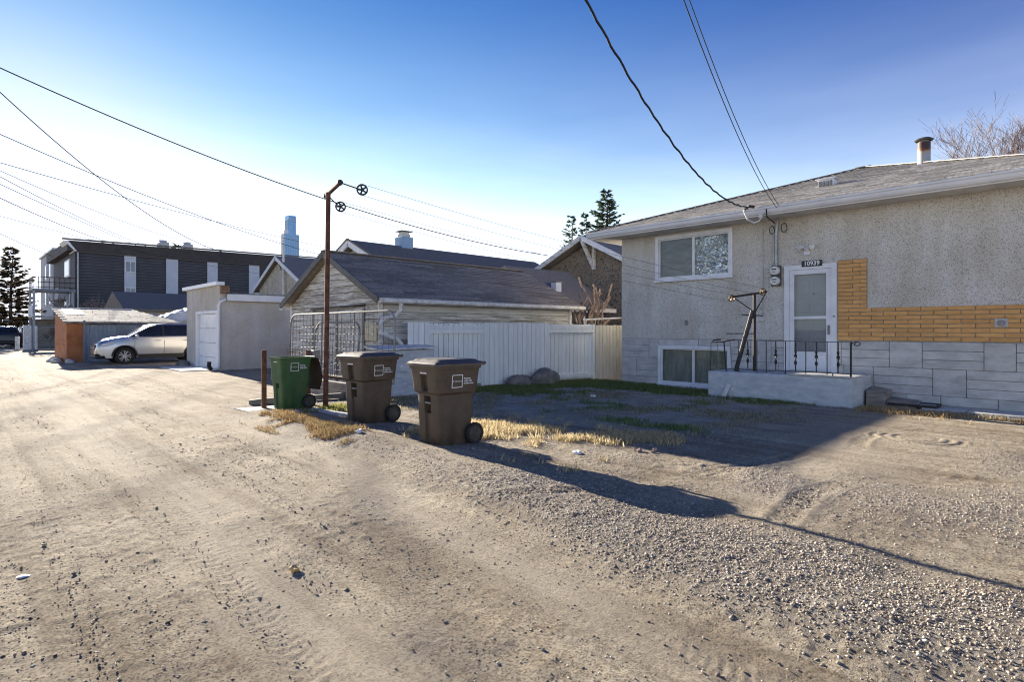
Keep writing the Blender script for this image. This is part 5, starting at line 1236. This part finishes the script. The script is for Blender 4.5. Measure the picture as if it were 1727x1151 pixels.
for i in range(n + 1):
    for j in range(m + 1):
        x = 7.6 + 3.4 * i / n; y = 33.3 + 1.6 * j / m; z = 2.0 + .9 * math.sin(math.pi * .5 * i / n) * (1 - .35 * abs(j / m - .5)) + rnd.uniform(-.07, .07) - (.5 if j == 0 else 0); vs.append((x, y, z))
for i in range(n):
    for j in range(m): a_ = i * (m + 1) + j; fs.append((a_, a_ + 1, a_ + m + 2, a_ + m + 1))
MB().add(vs, fs).build('sheet', 'tarp', tp)
for x in (7.7, 10.9):
    MB().tube([(x, 33.4, 0), (x, 33.4, 1.75 if x < 9 else 2.4)], .05, 8).build('leg', 'dark_steel', tp); MB().tube([(x, 34.8, 0), (x, 34.8, 1.85 if x < 9 else 2.5)], .05, 8).build('leg', 'dark_steel', tp)
for k, (x, y, r) in enumerate(((3.45, 32.6, .26), (3.4, 31.7, .2), (3.75, 30.9, .17))):
    o = boulder(['largest pale rock beside the orange shed end', 'middle pale rock beside the orange shed end', 'small pale rock at the near corner of the orange shed'][k], (x, y, .06), (r, r * 1.1, r * .7), 40 + k); o.name = 'rock'
    o.data.materials.clear(); o.data.materials.append(M['concrete_pale'])
cl = thing('chain_link_fence', 'chain-link fence with thick white gate post beyond the shed', 'fence', (4.6, 52.5, 0))
MB().cbox(3.85, 4.3, 53.0, 53.5, -.05, 1.75, .03).build('gate_post', 'white_old', cl)
MB().tube([(4.55, 53.1, 0), (4.55, 53.1, 1.7)], .09, 10).build('pipe_post', 'white_old', cl)
MB().cbox(3.45, 3.7, 53.6, 53.9, -.05, .95, .03).build('short_post', 'white_old', cl)
MB().tube([(4.55, 53.1, 1.6), (9.0, 53.0, 1.6)], .05, 8).build('top_rail', 'galv', cl)
MB().tube([(5.9, 53.1, 0), (5.7, 53.08, 1.6)], .05, 8).build('leaning_post', 'galv', cl)
w = MB()
for k in range(40):
    x = 4.6 + k * .11
    w.tube([(x, 53.08, .05), (x + 1.5, 53.08, 1.58)], .008, 3, False); w.tube([(x + 1.5, 53.09, .05), (x, 53.09, 1.58)], .008, 3, False)
stuff(w.build('wire_mesh', 'galv', cl))

# ------------------------------------------------------------------ buildings further off
def flat_box(parent, name, mat, *a): return MB().box(*a).build(name, mat, parent)
# dark three-storey block with pale upright panels
db = thing('dark_apartment_block', 'long charcoal apartment block with pale upright panels', 'building', (23, 68, 0))
flat_box(db, 'wall', 'dark_clad', 7.9, 40, 62, 76, 0, 8.25)
MB().prism([(7.35, 61.75, 8.251), (7.35, 61.75, 9.1), (40.5, 61.75, 9.6), (40.5, 61.75, 8.251)], (0, 14.5, 0)).build('roof', 'dark_fascia', db)
MB().beam((7.0, 61.7, 9.2), (40.6, 61.7, 9.7), .3, .12).build('roof_edge', 'roof_dark', db)
MB().beam((7.9, 61.9, 8.2), (40.4, 61.9, 8.2), .16, .1).build('soffit_line', 'trim_dark', db)
MB().prism([(7.1, 61.6, 9.05), (7.4, 61.6, 9.05), (8.0, 61.6, 8.2), (7.85, 61.6, 8.2)], (0, 3, 0)).build('roof_edge_trim', 'white_metal', db)
for k in range(30): MB().box(7.9, 40, 61.985, 61.999, .4 + k * .26, .42 + k * .26).build('cladding_joint', 'roof_dark', db)
for xa, xb, z0 in ((11.5, 12.4, 2.5), (14.85, 15.85, 4.1), (18.45, 19.4, 3.5), (22.45, 23.5, 3.0), (27, 28, 3), (32, 33, 3)):
    flat_box(db, 'pale_panel', 'panel_white', xa, xb, 61.9, 61.98, z0, 8.15)
for xa, xb, z0, z1 in ((11.55, 12.35, 6.65, 7.7), (11.55, 12.35, 4.3, 5.3), (11.55, 12.35, 2.7, 3.5)):
    w = flat_box(db, 'window', 'white', xa, xb, 61.8, 61.89, z0, z1)
    for q in (0, 1): flat_box(w, 'pane', 'far_glass', xa + .06 + q * .38, xa + .36 + q * .38, 61.78, 61.795, z0 + .08, z1 - .08)
for xa in (15.2, 17.4): 
    u = MB().cbox(xa, xa + .9, 66, 67, 9.2, 10.3, .05).build('roof_unit', 'flue', db); MB().tube([(xa + .45, 66.5, 10.3), (xa + .45, 66.5, 10.5)], .35, 10).build('roof_unit_cap', 'flue', u)
for z0, z1 in ((6.2, 7.8), (3.6, 5.0)):
    w = flat_box(db, 'side_window', 'white', 7.82, 7.895, 64.5, 67.5, z0, z1)
    flat_box(w, 'pane', 'far_glass', 7.8, 7.815, 64.7, 67.3, z0 + .15, z1 - .15)
MB().tube([(8.1, 61.9, 2), (8.1, 61.9, 8.2)], .07, 6).build('drain_pipe', 'flue', db)
for y0 in (65.0, 69.0): MB().box(7.1, 7.89, y0, y0 + 2.5, 4.2, 5.2).build('balcony', 'light_clad', db)
# pale block behind it
lb = thing('pale_apartment_block', 'light grey apartment block behind the charcoal block', 'building', (9, 84, 0))
flat_box(lb, 'wall', 'light_clad', 8.6, 18, 82, 95, 0, 10.4); flat_box(lb, 'roof', 'flue', 8.4, 18.2, 81.8, 95.2, 10.41, 10.6)
for y0 in (84, 88):
    for z0 in (4.3, 7.4): w = flat_box(lb, 'window', 'white', 8.5, 8.595, y0, y0 + 1.4, z0, z0 + 1.8); flat_box(w, 'pane', 'far_glass', 8.47, 8.495, y0 + .15, y0 + 1.25, z0 + .15, z0 + 1.65)
for x0 in (8.75, 9.5):
    w = flat_box(lb, 'window', 'white', x0, x0 + .45, 81.9, 81.99, 5.6, 7.9); flat_box(w, 'pane', 'far_glass', x0 + .07, x0 + .38, 81.87, 81.895, 5.7, 7.8)
# open stair and deck
dk = thing('raised_deck', 'raised metal deck with railing on pale posts beside the charcoal block', 'deck', (5.6, 58, 0))
flat_box(dk, 'deck_floor', 'fence_blue', 4.7, 7.4, 57.5, 60.5, 4.45, 4.62)
for x in (4.8, 7.2):
    for y in (57.6, 60.4): MB().box(x - .07, x + .07, y - .07, y + .07, 0, 4.445).build('post', 'light_clad', dk)
for z in (4.75, 5.15, 5.55):
    r_ = MB(); r_.tube([(4.75, 60.4, z), (4.75, 57.55, z), (7.35, 57.55, z)], .03, 6); r_.build('rail', 'dark_steel', dk)
for k in range(9): MB().tube([(4.75 + k * .325, 57.55, 4.62), (4.75 + k * .325, 57.55, 5.55)], .025, 5).build('rail_post', 'dark_steel', dk)
for k in range(4): MB().tube([(4.75, 57.6 + k * .9, 4.62), (4.75, 57.6 + k * .9, 5.55)], .025, 5).build('rail_post', 'dark_steel', dk)
flat_box(dk, 'lower_floor', 'flue', 4.7, 7.4, 57.5, 60.5, 2.4, 2.5)
MB().box(4.68, 4.74, 57.5, 60.5, 2.55, 3.3).build('lower_panel', 'panel_white', dk)
MB().box(4.8, 7.3, 60.45, 60.5, 0, 2.3).build('back_panel', 'timber', dk)
# low dark-roofed house and dark end-of-lane fence
lo = thing('low_dark_roof_house', 'low house with dark gable roof behind the shed', 'house', (14, 48, 0))
flat_box(lo, 'wall', 'stucco_beige', 8.6, 22, 45, 51, 0, 2.9)
MB().prism([(8.2, 44.5, 2.8), (8.2, 48, 4.1), (8.2, 51.5, 2.8), (8.2, 51.5, 2.65), (8.2, 44.5, 2.65)], (14.2, 0, 0)).build('roof', 'roof_dark', lo)
ef = thing('lane_end_fence', 'long dark blue wall across the end of the lane', 'wall', (0, 92, 0))
for k in range(14): MB().box(-24 + k * 2.4, -24 + k * 2.4 + 2.34, 92, 92.2, 0, 2.6).build('panel', 'dark_clad', ef)
flat_box(ef, 'capping', 'roof_dark', -24.1, 9.7, 91.95, 92.25, 2.61, 2.75)
# beige gabled house
bh = thing('beige_gabled_house', 'beige stucco gabled house with white trim beyond the stucco garage', 'house', (22, 42, 0))
BX = 18.0
MB().prism([(BX, 36.6, 0), (BX, 47.4, 0), (BX, 47.4, 4.7), (BX, 43.4, 6.75), (BX, 39.0, 4.55), (BX, 36.6, 4.5)], (9, 0, 0)).build('wall', 'stucco_beige', bh)
MB().prism([(BX - .35, 47.9, 4.45), (BX - .35, 43.4, 6.85), (BX - .35, 38.9, 4.62), (BX - .35, 36.2, 4.6), (BX - .35, 36.2, 4.75), (BX - .35, 38.85, 4.78), (BX - .35, 43.4, 7.02), (BX - .35, 47.9, 4.62)], (9.7, 0, 0)).build('roof', 'roof_dark', bh)
for a_, c_ in (((47.95, 4.45), (43.4, 6.85)), ((43.4, 6.85), (38.9, 4.62)), ((38.9, 4.64), (36.2, 4.62))):
    MB().beam((BX - .38, a_[0], a_[1]), (BX - .38, c_[0], c_[1]), .05, .26, (0, 0, 1)).build('barge_board', 'white', bh)
w = flat_box(bh, 'window', 'white', BX - .06, BX - .005, 38.6, 40.2, 2.9, 4.1)
for q in (0, 1): flat_box(w, 'pane', 'far_glass', BX - .085, BX - .061, 38.72 + q * .74, 39.34 + q * .74, 3.02, 3.98)
MB().tube([(BX - .3, 47.9, 4.5), (BX - .25, 47.9, 4.0), (BX - .1, 47.2, 3.7), (BX - .1, 47.2, 0)], .09, 8).build('downspout', 'white_old', bh, smooth=True)
MB().tube([(BX - .2, 42.3, 3.2), (BX - .2, 42.3, 7.0)], .09, 8).build('service_mast', 'white_old', bh)
MB().tube([(BX - .2, 42.5, 6.6), (BX - .2, 43.0, 6.3), (BX - .2, 42.7, 5.9), (BX - .2, 42.3, 5.9)], .03, 6).build('mast_cable', 'cable', bh)
# long dark-roofed house with metal chimney, behind the wooden garage
lh = thing('long_dark_roof_house', 'long house with plain dark roof and metal chimney behind the wooden garage', 'house', (18, 22, 0))
MB().prism([(12.4, 17.8, 0), (12.4, 26.2, 0), (12.4, 26.2, 3.2), (12.4, 22, 5.0), (12.4, 17.8, 3.2)], (10.6, 0, 0)).build('wall', 'stucco_garage', lh)
lr = MB().prism([(12.0, 17.2, 3.02), (12.0, 22, 5.22), (12.0, 26.8, 3.02), (12.0, 26.8, 2.9), (12.0, 22, 5.08), (12.0, 17.2, 2.9)], (11.4, 0, 0)).build('roof', 'roof_dark', lh)
for ya in (17.15, 26.85): MB().beam((11.98, ya, 2.88), (11.98, 22, 5.08), .06, .24, (0, 0, 1)).build('barge_board', 'white', lh)
MB().beam((11.96, 17.1, 3.06), (11.96, 22, 5.24), .07, .06, (0, 0, 1)).build('roof_edge', 'roof_dark', lr)
MB().beam((11.96, 26.9, 3.06), (11.96, 22, 5.24), .07, .06, (0, 0, 1)).build('roof_edge', 'roof_dark', lr)
w = flat_box(lh, 'window', 'white', 12.34, 12.395, 21.3, 22.1, 3.75, 4.45); flat_box(w, 'pane', 'far_glass', 12.31, 12.339, 21.4, 22.0, 3.83, 4.37)
MB().box(11.9, 12.38, 20.9, 21.0, 4.0, 4.12).build('gable_lamp', 'black', lh)
ch = MB().cbox(14.5, 15.1, 21.75, 22.35, 4.9, 5.62, .02).build('chimney', 'tower_metal', lr)
MB().box(14.6, 15.0, 21.85, 22.25, 5.62, 5.75).build('chimney_neck', 'flue', ch); MB().box(14.62, 14.98, 21.9, 22.2, 5.751, 5.86).build('chimney_flue', 'white_old', ch); MB().box(14.5, 15.1, 21.78, 22.32, 5.87, 5.90).build('chimney_cap', 'trim_dark', ch)
# brown stucco house with white bargeboards
bs = thing('brown_stucco_house', 'brown stucco house with white gable boards behind the pruned tree', 'house', (23, 14.6, 0))
MB().prism([(19.3, 11.2, 0), (19.3, 18.2, 0), (19.3, 18.2, 3.75), (19.3, 14.9, 5.15), (19.3, 11.2, 3.3)], (9, 0, 0)).build('wall', 'stucco_brown', bs)
MB().prism([(18.75, 18.5, 3.62), (18.75, 15.0, 5.2), (18.75, 10.8, 3.05), (18.75, 10.8, 3.2), (18.75, 15.0, 5.38), (18.75, 18.5, 3.78)], (10.2, 0, 0)).build('roof', 'roof_dark', bs)
MB().beam((18.72, 18.45, 3.68), (18.72, 15.0, 5.26), .05, .2, (0, 0, 1)).build('barge_board', 'white_old', bs)
MB().beam((18.72, 15.0, 5.26), (18.72, 10.8, 3.12), .05, .2, (0, 0, 1)).build('barge_board', 'white', bs)
MB().beam((18.72, 14.93, 5.12), (19.25, 14.75, 4.05), .12, .12, (0, 1, 0)).build('gable_brace', 'white_old', bs); MB().beam((19.22, 14.7, 5.0), (19.22, 14.7, 3.95), .12, .12, (0, 1, 0)).build('gable_brace', 'white_old', bs)
MB().tube([(19.22, 12.6, 0), (19.22, 12.6, 3.8), (19.22, 13.6, 4.5)], .025, 6).build('cable_run', 'dark_steel', bs)
# dark-roofed low garage between
sg2 = thing('low_shingled_garage', 'low garage with dark shingle roof behind the end of the wooden garage', 'garage', (16, 14.6, 0))
flat_box(sg2, 'wall', 'white_old', 14.2, 17.3, 13.0, 17.0, 0, 2.15)
MB().prism([(14.05, 12.5, 2.2), (14.05, 14.7, 3.72), (14.05, 17.3, 2.0), (14.05, 17.3, 1.9), (14.05, 14.7, 3.62), (14.05, 12.5, 2.1)], (3.5, 0, 0)).build('roof', 'shingle_dark', sg2)
MB().box(14.05, 17.6, 12.42, 12.5, 2.06, 2.2).build('gutter', 'white_old', sg2)
rv3 = MB().cbox(15.3, 15.6, 13.35, 13.6, 2.75, 3.12, .02).build('roof_vent', 'white_metal', sg2)
MB().box(15.27, 15.63, 13.3, 13.62, 3.121, 3.15).build('vent_hood', 'galv', rv3)
# towers
def tower(label, x0, x1, y0, y1, z1, glass, white_side, nf, nv, top=None):
    t = thing('office_tower', label, 'tower', ((x0 + x1) / 2, (y0 + y1) / 2, 0)); flat_box(t, 'shaft', glass, x0, x1, y0, y1, 0, z1)
    flat_box(t, 'side_wall', white_side, x0 - .6, x0 - .1, y0, y1, 0, z1 - (8 if top else 0))
    m = MB()
    for k in range(1, nf): z = 95 + (z1 - 95) * k / nf; m.box(x0, x1, y0 - .35, y0 - .05, z, z + (z1 - 95) / nf * .28)
    for k in range(nv + 1): x = x0 + (x1 - x0 - .5) * k / nv; m.box(x, x + .5, y0 - .6, y0 - .4, 0, z1)
    m.build('mullion_grid', 'tower_metal', t)
    return t
t1 = tower('lower blue glass tower with pale side wall on the skyline', 377, 400, 891, 903, 152, 'tower_glass', 'panel_white', 15, 8)
for k in range(6): MB().box(376.1, 376.35, 893 + (k % 2) * .0, 896, 118 + k * 4.2, 120.4 + k * 4.2).build('window', 'far_glass', t1)
t1b = flat_box(t1, 'roof_block', 'panel_white', 379, 384, 893, 899, 152.05, 158)
t2 = tower('taller blue glass tower behind the lower one on the skyline', 425, 438, 988, 1003, 201, 'tower_glass', 'tower_metal', 26, 6, True)
flat_box(t2, 'crown', 'tower_metal', 424.8, 438.2, 987.3, 1003, 190, 193.5)

# ------------------------------------------------------------------ trees
leaf_dark = leafy(tint_mat('spruce_needle_brown', [(0, (.05, .035, .022)), (.5, (.085, .065, .04)), (1, (.14, .11, .07))], .8), .4)
leaf_green = leafy(tint_mat('spruce_needle', [(0, (.03, .05, .03)), (.5, (.06, .09, .055)), (1, (.11, .15, .10))], .8), .3)
def leaf_mesh(name, C, D, N, Wd, mat, parent, seed):
    """C base points, D long vectors, N side vectors: pointed sprays"""
    g = np.random.default_rng(seed); n = len(C); p = np.zeros((n, 4, 3)); p[:, 0] = C; p[:, 1] = C + D * .45 + N; p[:, 2] = C + D; p[:, 3] = C + D * .45 - N
    F = np.array([(0, 1, 2), (0, 2, 3)]); F = (F[None] + (np.arange(n) * 4)[:, None, None]).reshape(-1, 3)
    off = np.array(parent_world(parent)); p = p - off
    me = bpy.data.meshes.new(name); me.vertices.add(n * 4); me.vertices.foreach_set('co', p.ravel().astype(np.float32))
    me.loops.add(F.size); me.loops.foreach_set('vertex_index', F.ravel().astype(np.int32)); me.polygons.add(len(F))
    me.polygons.foreach_set('loop_start', (np.arange(len(F)) * 3).astype(np.int32)); me.polygons.foreach_set('loop_total', np.full(len(F), 3, np.int32)); me.update()
    t = me.attributes.new('tint', 'FLOAT', 'POINT'); t.data.foreach_set('value', np.repeat(g.random(n), 4).astype(np.float32))
    me.materials.append(mat); o = bpy.data.objects.new(name, me); COL.objects.link(o); o.parent = parent; return o
def spruce(label, base, h, rad, mat, seed, dens=1.0, z0=.08, sz=1.0, ragged=.35):
    t = thing('spruce_tree', label, 'tree', base, group='spruce trees'); g = np.random.default_rng(seed); B = np.array(base)
    tr = MB(); tr.tube([base, (base[0], base[1], base[2] + h * .5), (base[0] + .02 * h, base[1], base[2] + h * .985)], [h * .018, h * .012, .015], 8); tr.build('trunk', 'bark', t)
    C, D, N = [], [], []; limbs = MB(); z = z0
    while z < .99:
        L0 = rad * (1 - z) ** .85 + .02 * h * (1 - z)
        nb = max(4, int((5 + 3 * (1 - z)) * dens))
        a0 = g.random() * 6.28
        for k in range(nb):
            a = a0 + 6.283 * k / nb + g.normal() * .25; L = L0 * (1 - ragged + ragged * 1.6 * g.random()); d = np.array([math.cos(a), math.sin(a), 0])
            up = -.3 + .75 * z + g.normal() * .1; p0 = B + np.array([0, 0, z * h + g.normal() * .012 * h])
            m = max(4, int(L / (.13 * sz) * dens)); prev = p0
            tip = p0 + d * L + np.array([0, 0, L * up + .12 * L])
            limbs.tube([p0, p0 + d * L * .5 + np.array([0, 0, L * .5 * up - .03 * L]), tip], [.012 * h * .25 + .01, .02, .008], 3, False)
            for q in range(m):
                s_ = (q + g.random()) / m; s_ = .12 + .9 * s_; c = p0 + d * L * s_ + np.array([0, 0, L * s_ * up + .12 * L * s_ * s_]); side = np.array([-d[1], d[0], 0])
                for rep in range(3):
                    sg_ = g.choice([-1, 1]); l = sz * (.22 + .25 * g.random()) * (1.15 - .5 * s_)
                    v = d * (.55 + .3 * g.random()) + side * sg_ * (.75 * g.random()) + np.array([0, 0, -.25 + .55 * g.random()]); v = v / np.linalg.norm(v) * l
                    nn = np.cross(v, np.array([g.normal(), g.normal(), g.normal()])); nn = nn / (np.linalg.norm(nn) + 1e-6) * l * .16
                    C.append(c); D.append(v); N.append(nn)
        z += (.30 + .12 * g.random()) * sz ** .5 / h
    stuff(limbs.build('limb_set', 'bark', t, fix=False))
    leaf_mesh('crown', np.array(C), np.array(D), np.array(N), 0, mat, t, seed); return t
spruce('tall brown-green spruce at the far left by the raised deck', (4.6, 76.8, 0), 9.9, 3.0, leaf_dark, 51, 1.35, .12, 1.7, .5)
spruce('largest dark green spruce above the left end of the house roof', (49.2, 36.0, 0), 16.3, 4.6, leaf_green, 52, 1.5, .45, 1.6, .5)
spruce('thin young spruce, leftmost of those above the brown house', (46.6, 38.6, 0), 13.5, 2.9, leaf_green, 53, .8, .5, 1.3, .5)
spruce('thin young spruce between the leftmost one and the largest spruce', (47.5, 37.5, 0), 13.6, 2.7, leaf_green, 54, .8, .5, 1.3, .5)
spruce('small dark tree top just above the roof of the charcoal block', (21.5, 84, 0), 12.5, 2.2, leaf_green, 55, .7, .5, 2.2, .5)
def bare(name, label, base, h, seed, mat, spread=.5, levels=6, r0=.16, start=.22, nfork=(2, 4), group=None, up=.28, minr=.008, decay=(.66, .86), cat='tree'):
    t = thing(name, label, cat, base, group=group); g = random.Random(seed); tr = MB(); tw = MB()
    def grow(p, d, L, r, lv):
        n = 3; pts = [p]; rr = [r]; q = p
        for k in range(n):
            d = (d + Vector((g.gauss(0, .13), g.gauss(0, .13), g.gauss(0, .09) + .03))).normalized(); q = q + d * (L / n); pts.append(q); rr.append(max(r * (1 - .4 * (k + 1) / n), minr))
        (tr if lv < 2 else tw).tube(pts, rr, 8 if lv < 1 else (5 if lv < 3 else 3), False)
        if lv >= levels: return
        for k in range(g.randint(*nfork)):
            s_ = pts[g.randint(1, n)] if k else pts[-1]; a = g.uniform(0, 6.28); sp = spread * g.uniform(.5, 1.3)
            e = Vector((math.cos(a), math.sin(a), up)).normalized(); nd = (d + e * sp).normalized()
            grow(s_, nd, L * g.uniform(*decay), max(r * .58, minr), lv + 1)
    grow(Vector(base), Vector((g.gauss(0, .05), g.gauss(0, .05), 1)), h * start, r0, 0)
    tr.build('trunk', 'bark', t, fix=False); tw.build('crown', mat, t, fix=False); return t
bare('bare_tree', 'tall leafless tree behind the house roof at the right', (40.5, 2.5, 0), 13.2, 61, 'twig', .6, 8, .2, .243, (2, 4), minr=.0065, decay=(.7, .88))
bare('bare_shrub', 'leafless shrub in front of the charcoal block', (7.6, 56, 0), 6.5, 62, 'twig', .55, 5, .06, .22, (3, 4), minr=.012, cat='shrub')
bare('leaning_bare_tree', 'dark leaning bare tree beside the raised deck', (6.3, 54, 0), 5.0, 63, 'twig_dark', .8, 4, .09, .3, (2, 3), minr=.012)
bare('bare_shrub', 'low leafless shrub behind the chain-link fence', (5.6, 54.5, 0), 2.2, 64, 'twig_dark', .7, 5, .03, .25, (3, 4), minr=.008, cat='shrub')
# pollarded tree behind the fence
pt = thing('pruned_tree', 'hard-pruned bare tree with stubby upright branches behind the fence', 'tree', (15.0, 11.55, 0))
g = random.Random(70); tk = MB(); b0 = Vector((15.0, 11.55, 0))
tk.tube([b0, b0 + Vector((.03, 0, .6)), b0 + Vector((0, .05, 1.25))], [.2, .16, .15], 10)
tk.build('trunk', 'bark_pale', pt, fix=False, smooth=True)
def knob(p, d, L, r, depth):
    pts = [p]; rr = [r]; q = p
    for k in range(4):
        d = (d + Vector((g.gauss(0, .2), g.gauss(0, .2), .16))).normalized(); q = q + d * (L / 4); pts.append(q); rr.append(r * (1 - .1 * k) * (1.12 if k == 3 else 1))
    lm = MB().tube(pts, rr, 7); lm.build('branch', 'bark_pale', pt, fix=False, smooth=True)
    if depth:
        for k in range(g.randint(3, 4)):
            a = g.uniform(0, 6.28); knob(pts[g.randint(2, 4)], (d * .5 + Vector((math.cos(a), math.sin(a), .75)) * .7).normalized(), L * g.uniform(.5, .95), r * .5, depth - 1)
rdir = Vector((.713, -.701, 0))
for s_, hh in ((-.6, 1.0), (-.35, 1.15), (-.12, 1.2), (.12, 1.1), (.4, 1.1), (.7, 1.1), (.95, 1.0)):
    knob(b0 + Vector((0, .05, 1.05)), (rdir * (s_ * 1.15 - .08) + Vector((g.gauss(0, .1), g.gauss(0, .1), .8))).normalized(), hh, .07, 1)
vine = thing('trellis_pole', 'pale horizontal pole with dry vine behind the fence by the house corner', 'pole', (15.4, 10.6, 0))
MB().tube([(14.2, 11.3, 1.75), (15.6, 10.45, 1.83), (16.2, 10.1, 1.86)], .03, 7).build('cross_pole', 'white_old', vine)
for p in ((14.25, 11.27), (15.9, 10.27)): MB().tube([(p[0], p[1], 0), (p[0], p[1], 1.85)], .03, 7).build('upright', 'white_old', vine)
gg = np.random.default_rng(71); n = 500; C = np.stack([gg.uniform(15.2, 16.1, n), gg.uniform(10.1, 10.6, n), 1.4 + .5 * gg.random(n)], 1); D = gg.normal(size=(n, 3)) * .06; D[:, 2] -= .04; N = np.cross(D, gg.normal(size=(n, 3))); N = N / np.linalg.norm(N, axis=1)[:, None] * .018
leaf_mesh('vine_leaves', C, D, N, 0, tint_mat('vine_leaf', [(0, (.10, .10, .03)), (.5, (.28, .25, .09)), (1, (.45, .38, .18))]), vine, 72)

# ------------------------------------------------------------------ overhead cables
def wire(label, p0, p1, sag, r, mat='cable', n=40, wob=0.0):
    pts = cable(p0, p1, sag, n)
    if wob: pts = [p + Vector((wob * math.sin(k * 2.1), wob * math.cos(k * 1.7), wob * math.sin(k * 1.3))) for k, p in enumerate(pts)]
    return tag(MB().tube(pts, r * (1.0 if p0[0] > 10 else 1.35), 6).build('overhead_cable', mat), label, 'cable', 'overhead cables')
wire('thick twisted service cable coming down to the house eave', (12.26, 5.10, 4.07), (-2.6, 1.75, 8.25), 1.9, .013, n=140, wob=.006)
wire('left of the two thin cables dropping to the house wall', (12.28, 4.66, 3.98), (-2.6, .75, 7.0), .9, .006)
wire('right of the two thin cables dropping to the house wall', (12.28, 4.62, 4.02), (-2.6, 1.5, 10.25), 1.3, .0065)
wire('long black cable passing behind the clothes pole to the brown house', (-.52, 20.14, 8.77), (18.74, 16.85, 4.69), .8, .012)
wire('steep cable crossing the others above the charcoal block', (.48, 30.37, 11.81), (21.74, 61.2, 9.0), 1.75, .016)
wire('highest of the cables entering at the left edge', (.52, 33.13, 10.27), (22.48, 42.4, 7.02), .55, .013)
wire('second highest cable entering at the left edge', (.52, 33.13, 8.85), (24.44, 46.09, 8.34), .25, .011)
wire('third highest cable entering at the left edge', (.57, 35.89, 9.37), (20.89, 61.2, 9.3), .7, .010)
wire('upper of the close pair of cables running down to the charcoal roof', (.61, 38.66, 9.85), (15.52, 68.87, 9.82), .35, .013)
wire('lower of the close pair of cables running down to the charcoal roof', (.61, 38.66, 9.35), (14.99, 69.39, 9.72), .1, .013)
wire('lowest bold cable running down to the left end of the charcoal roof', (.61, 38.66, 8.69), (13.44, 70.91, 10.05), .35, .016)
wire('faint low cable above the left spruce', (.87, 55.22, 9.33), (10.91, 81.75, 8.75), .25, .016)
wire('thin cable crossing the pale side of the charcoal block', (.9, 40, 7.6), (26, 61.6, 7.2), .5, .009)

# ------------------------------------------------------------------ litter
def crumple(name, label, c, r, mat, seed, cat='litter', flat=.6):
    g = random.Random(seed); rings = []; n, m = 9, 6
    for j in range(1, m):
        t = math.pi * j / m; ring = []
        for k in range(n):
            a = 2 * math.pi * k / n; q = r * g.uniform(.6, 1.3); ring.append((c[0] + q * math.sin(t) * math.cos(a), c[1] + q * math.sin(t) * math.sin(a), gz(c[0], c[1]) + r * flat * .7 - q * flat * math.cos(t)))
        rings.append(ring)
    return tag(MB().loft(rings).build(name, mat), label, cat, 'litter on the ground')
crumple('crumpled_tissue', 'crumpled white tissue in the dry verge grass left of the carts', (3.84, 6.75), .05, 'litter', 1)
crumple('paper_scrap', 'white scrap beside the straw clump right of the nearest cart', (5.18, 4.21), .06, 'litter', 2, flat=.3)
crumple('crumpled_tissue', 'small crumpled tissue in the shaded grass in the middle of the yard', (9.63, 7.39), .055, 'litter', 3)
crumple('paper_scrap', 'flat white scrap in the grass before the concrete landing', (11.45, 4.78), .07, 'litter', 4, flat=.25)
crumple('dry_leaf', 'curled tan leaf lying alone on the dirt lane', (1.51, 3.42), .032, 'leaf_tan', 5)
crumple('white_feather', 'small white feather-like scrap on the lane at the left', (.32, 4.42), .03, 'litter', 6, flat=.2)
crumple('paper_scrap', 'white scrap in the straw right behind the nearest cart', (5.3, 6.35), .05, 'litter', 7)
for k, (x, y) in enumerate(((5.75, 3.75), (5.9, 3.62), (5.82, 3.6))):
    crumple('brown_leaf', ['largest', 'middle', 'smallest'][k] + ' reddish brown leaf of the heap on the parking gravel', (x, y), .045 - .008 * k, 'twig', 10 + k)
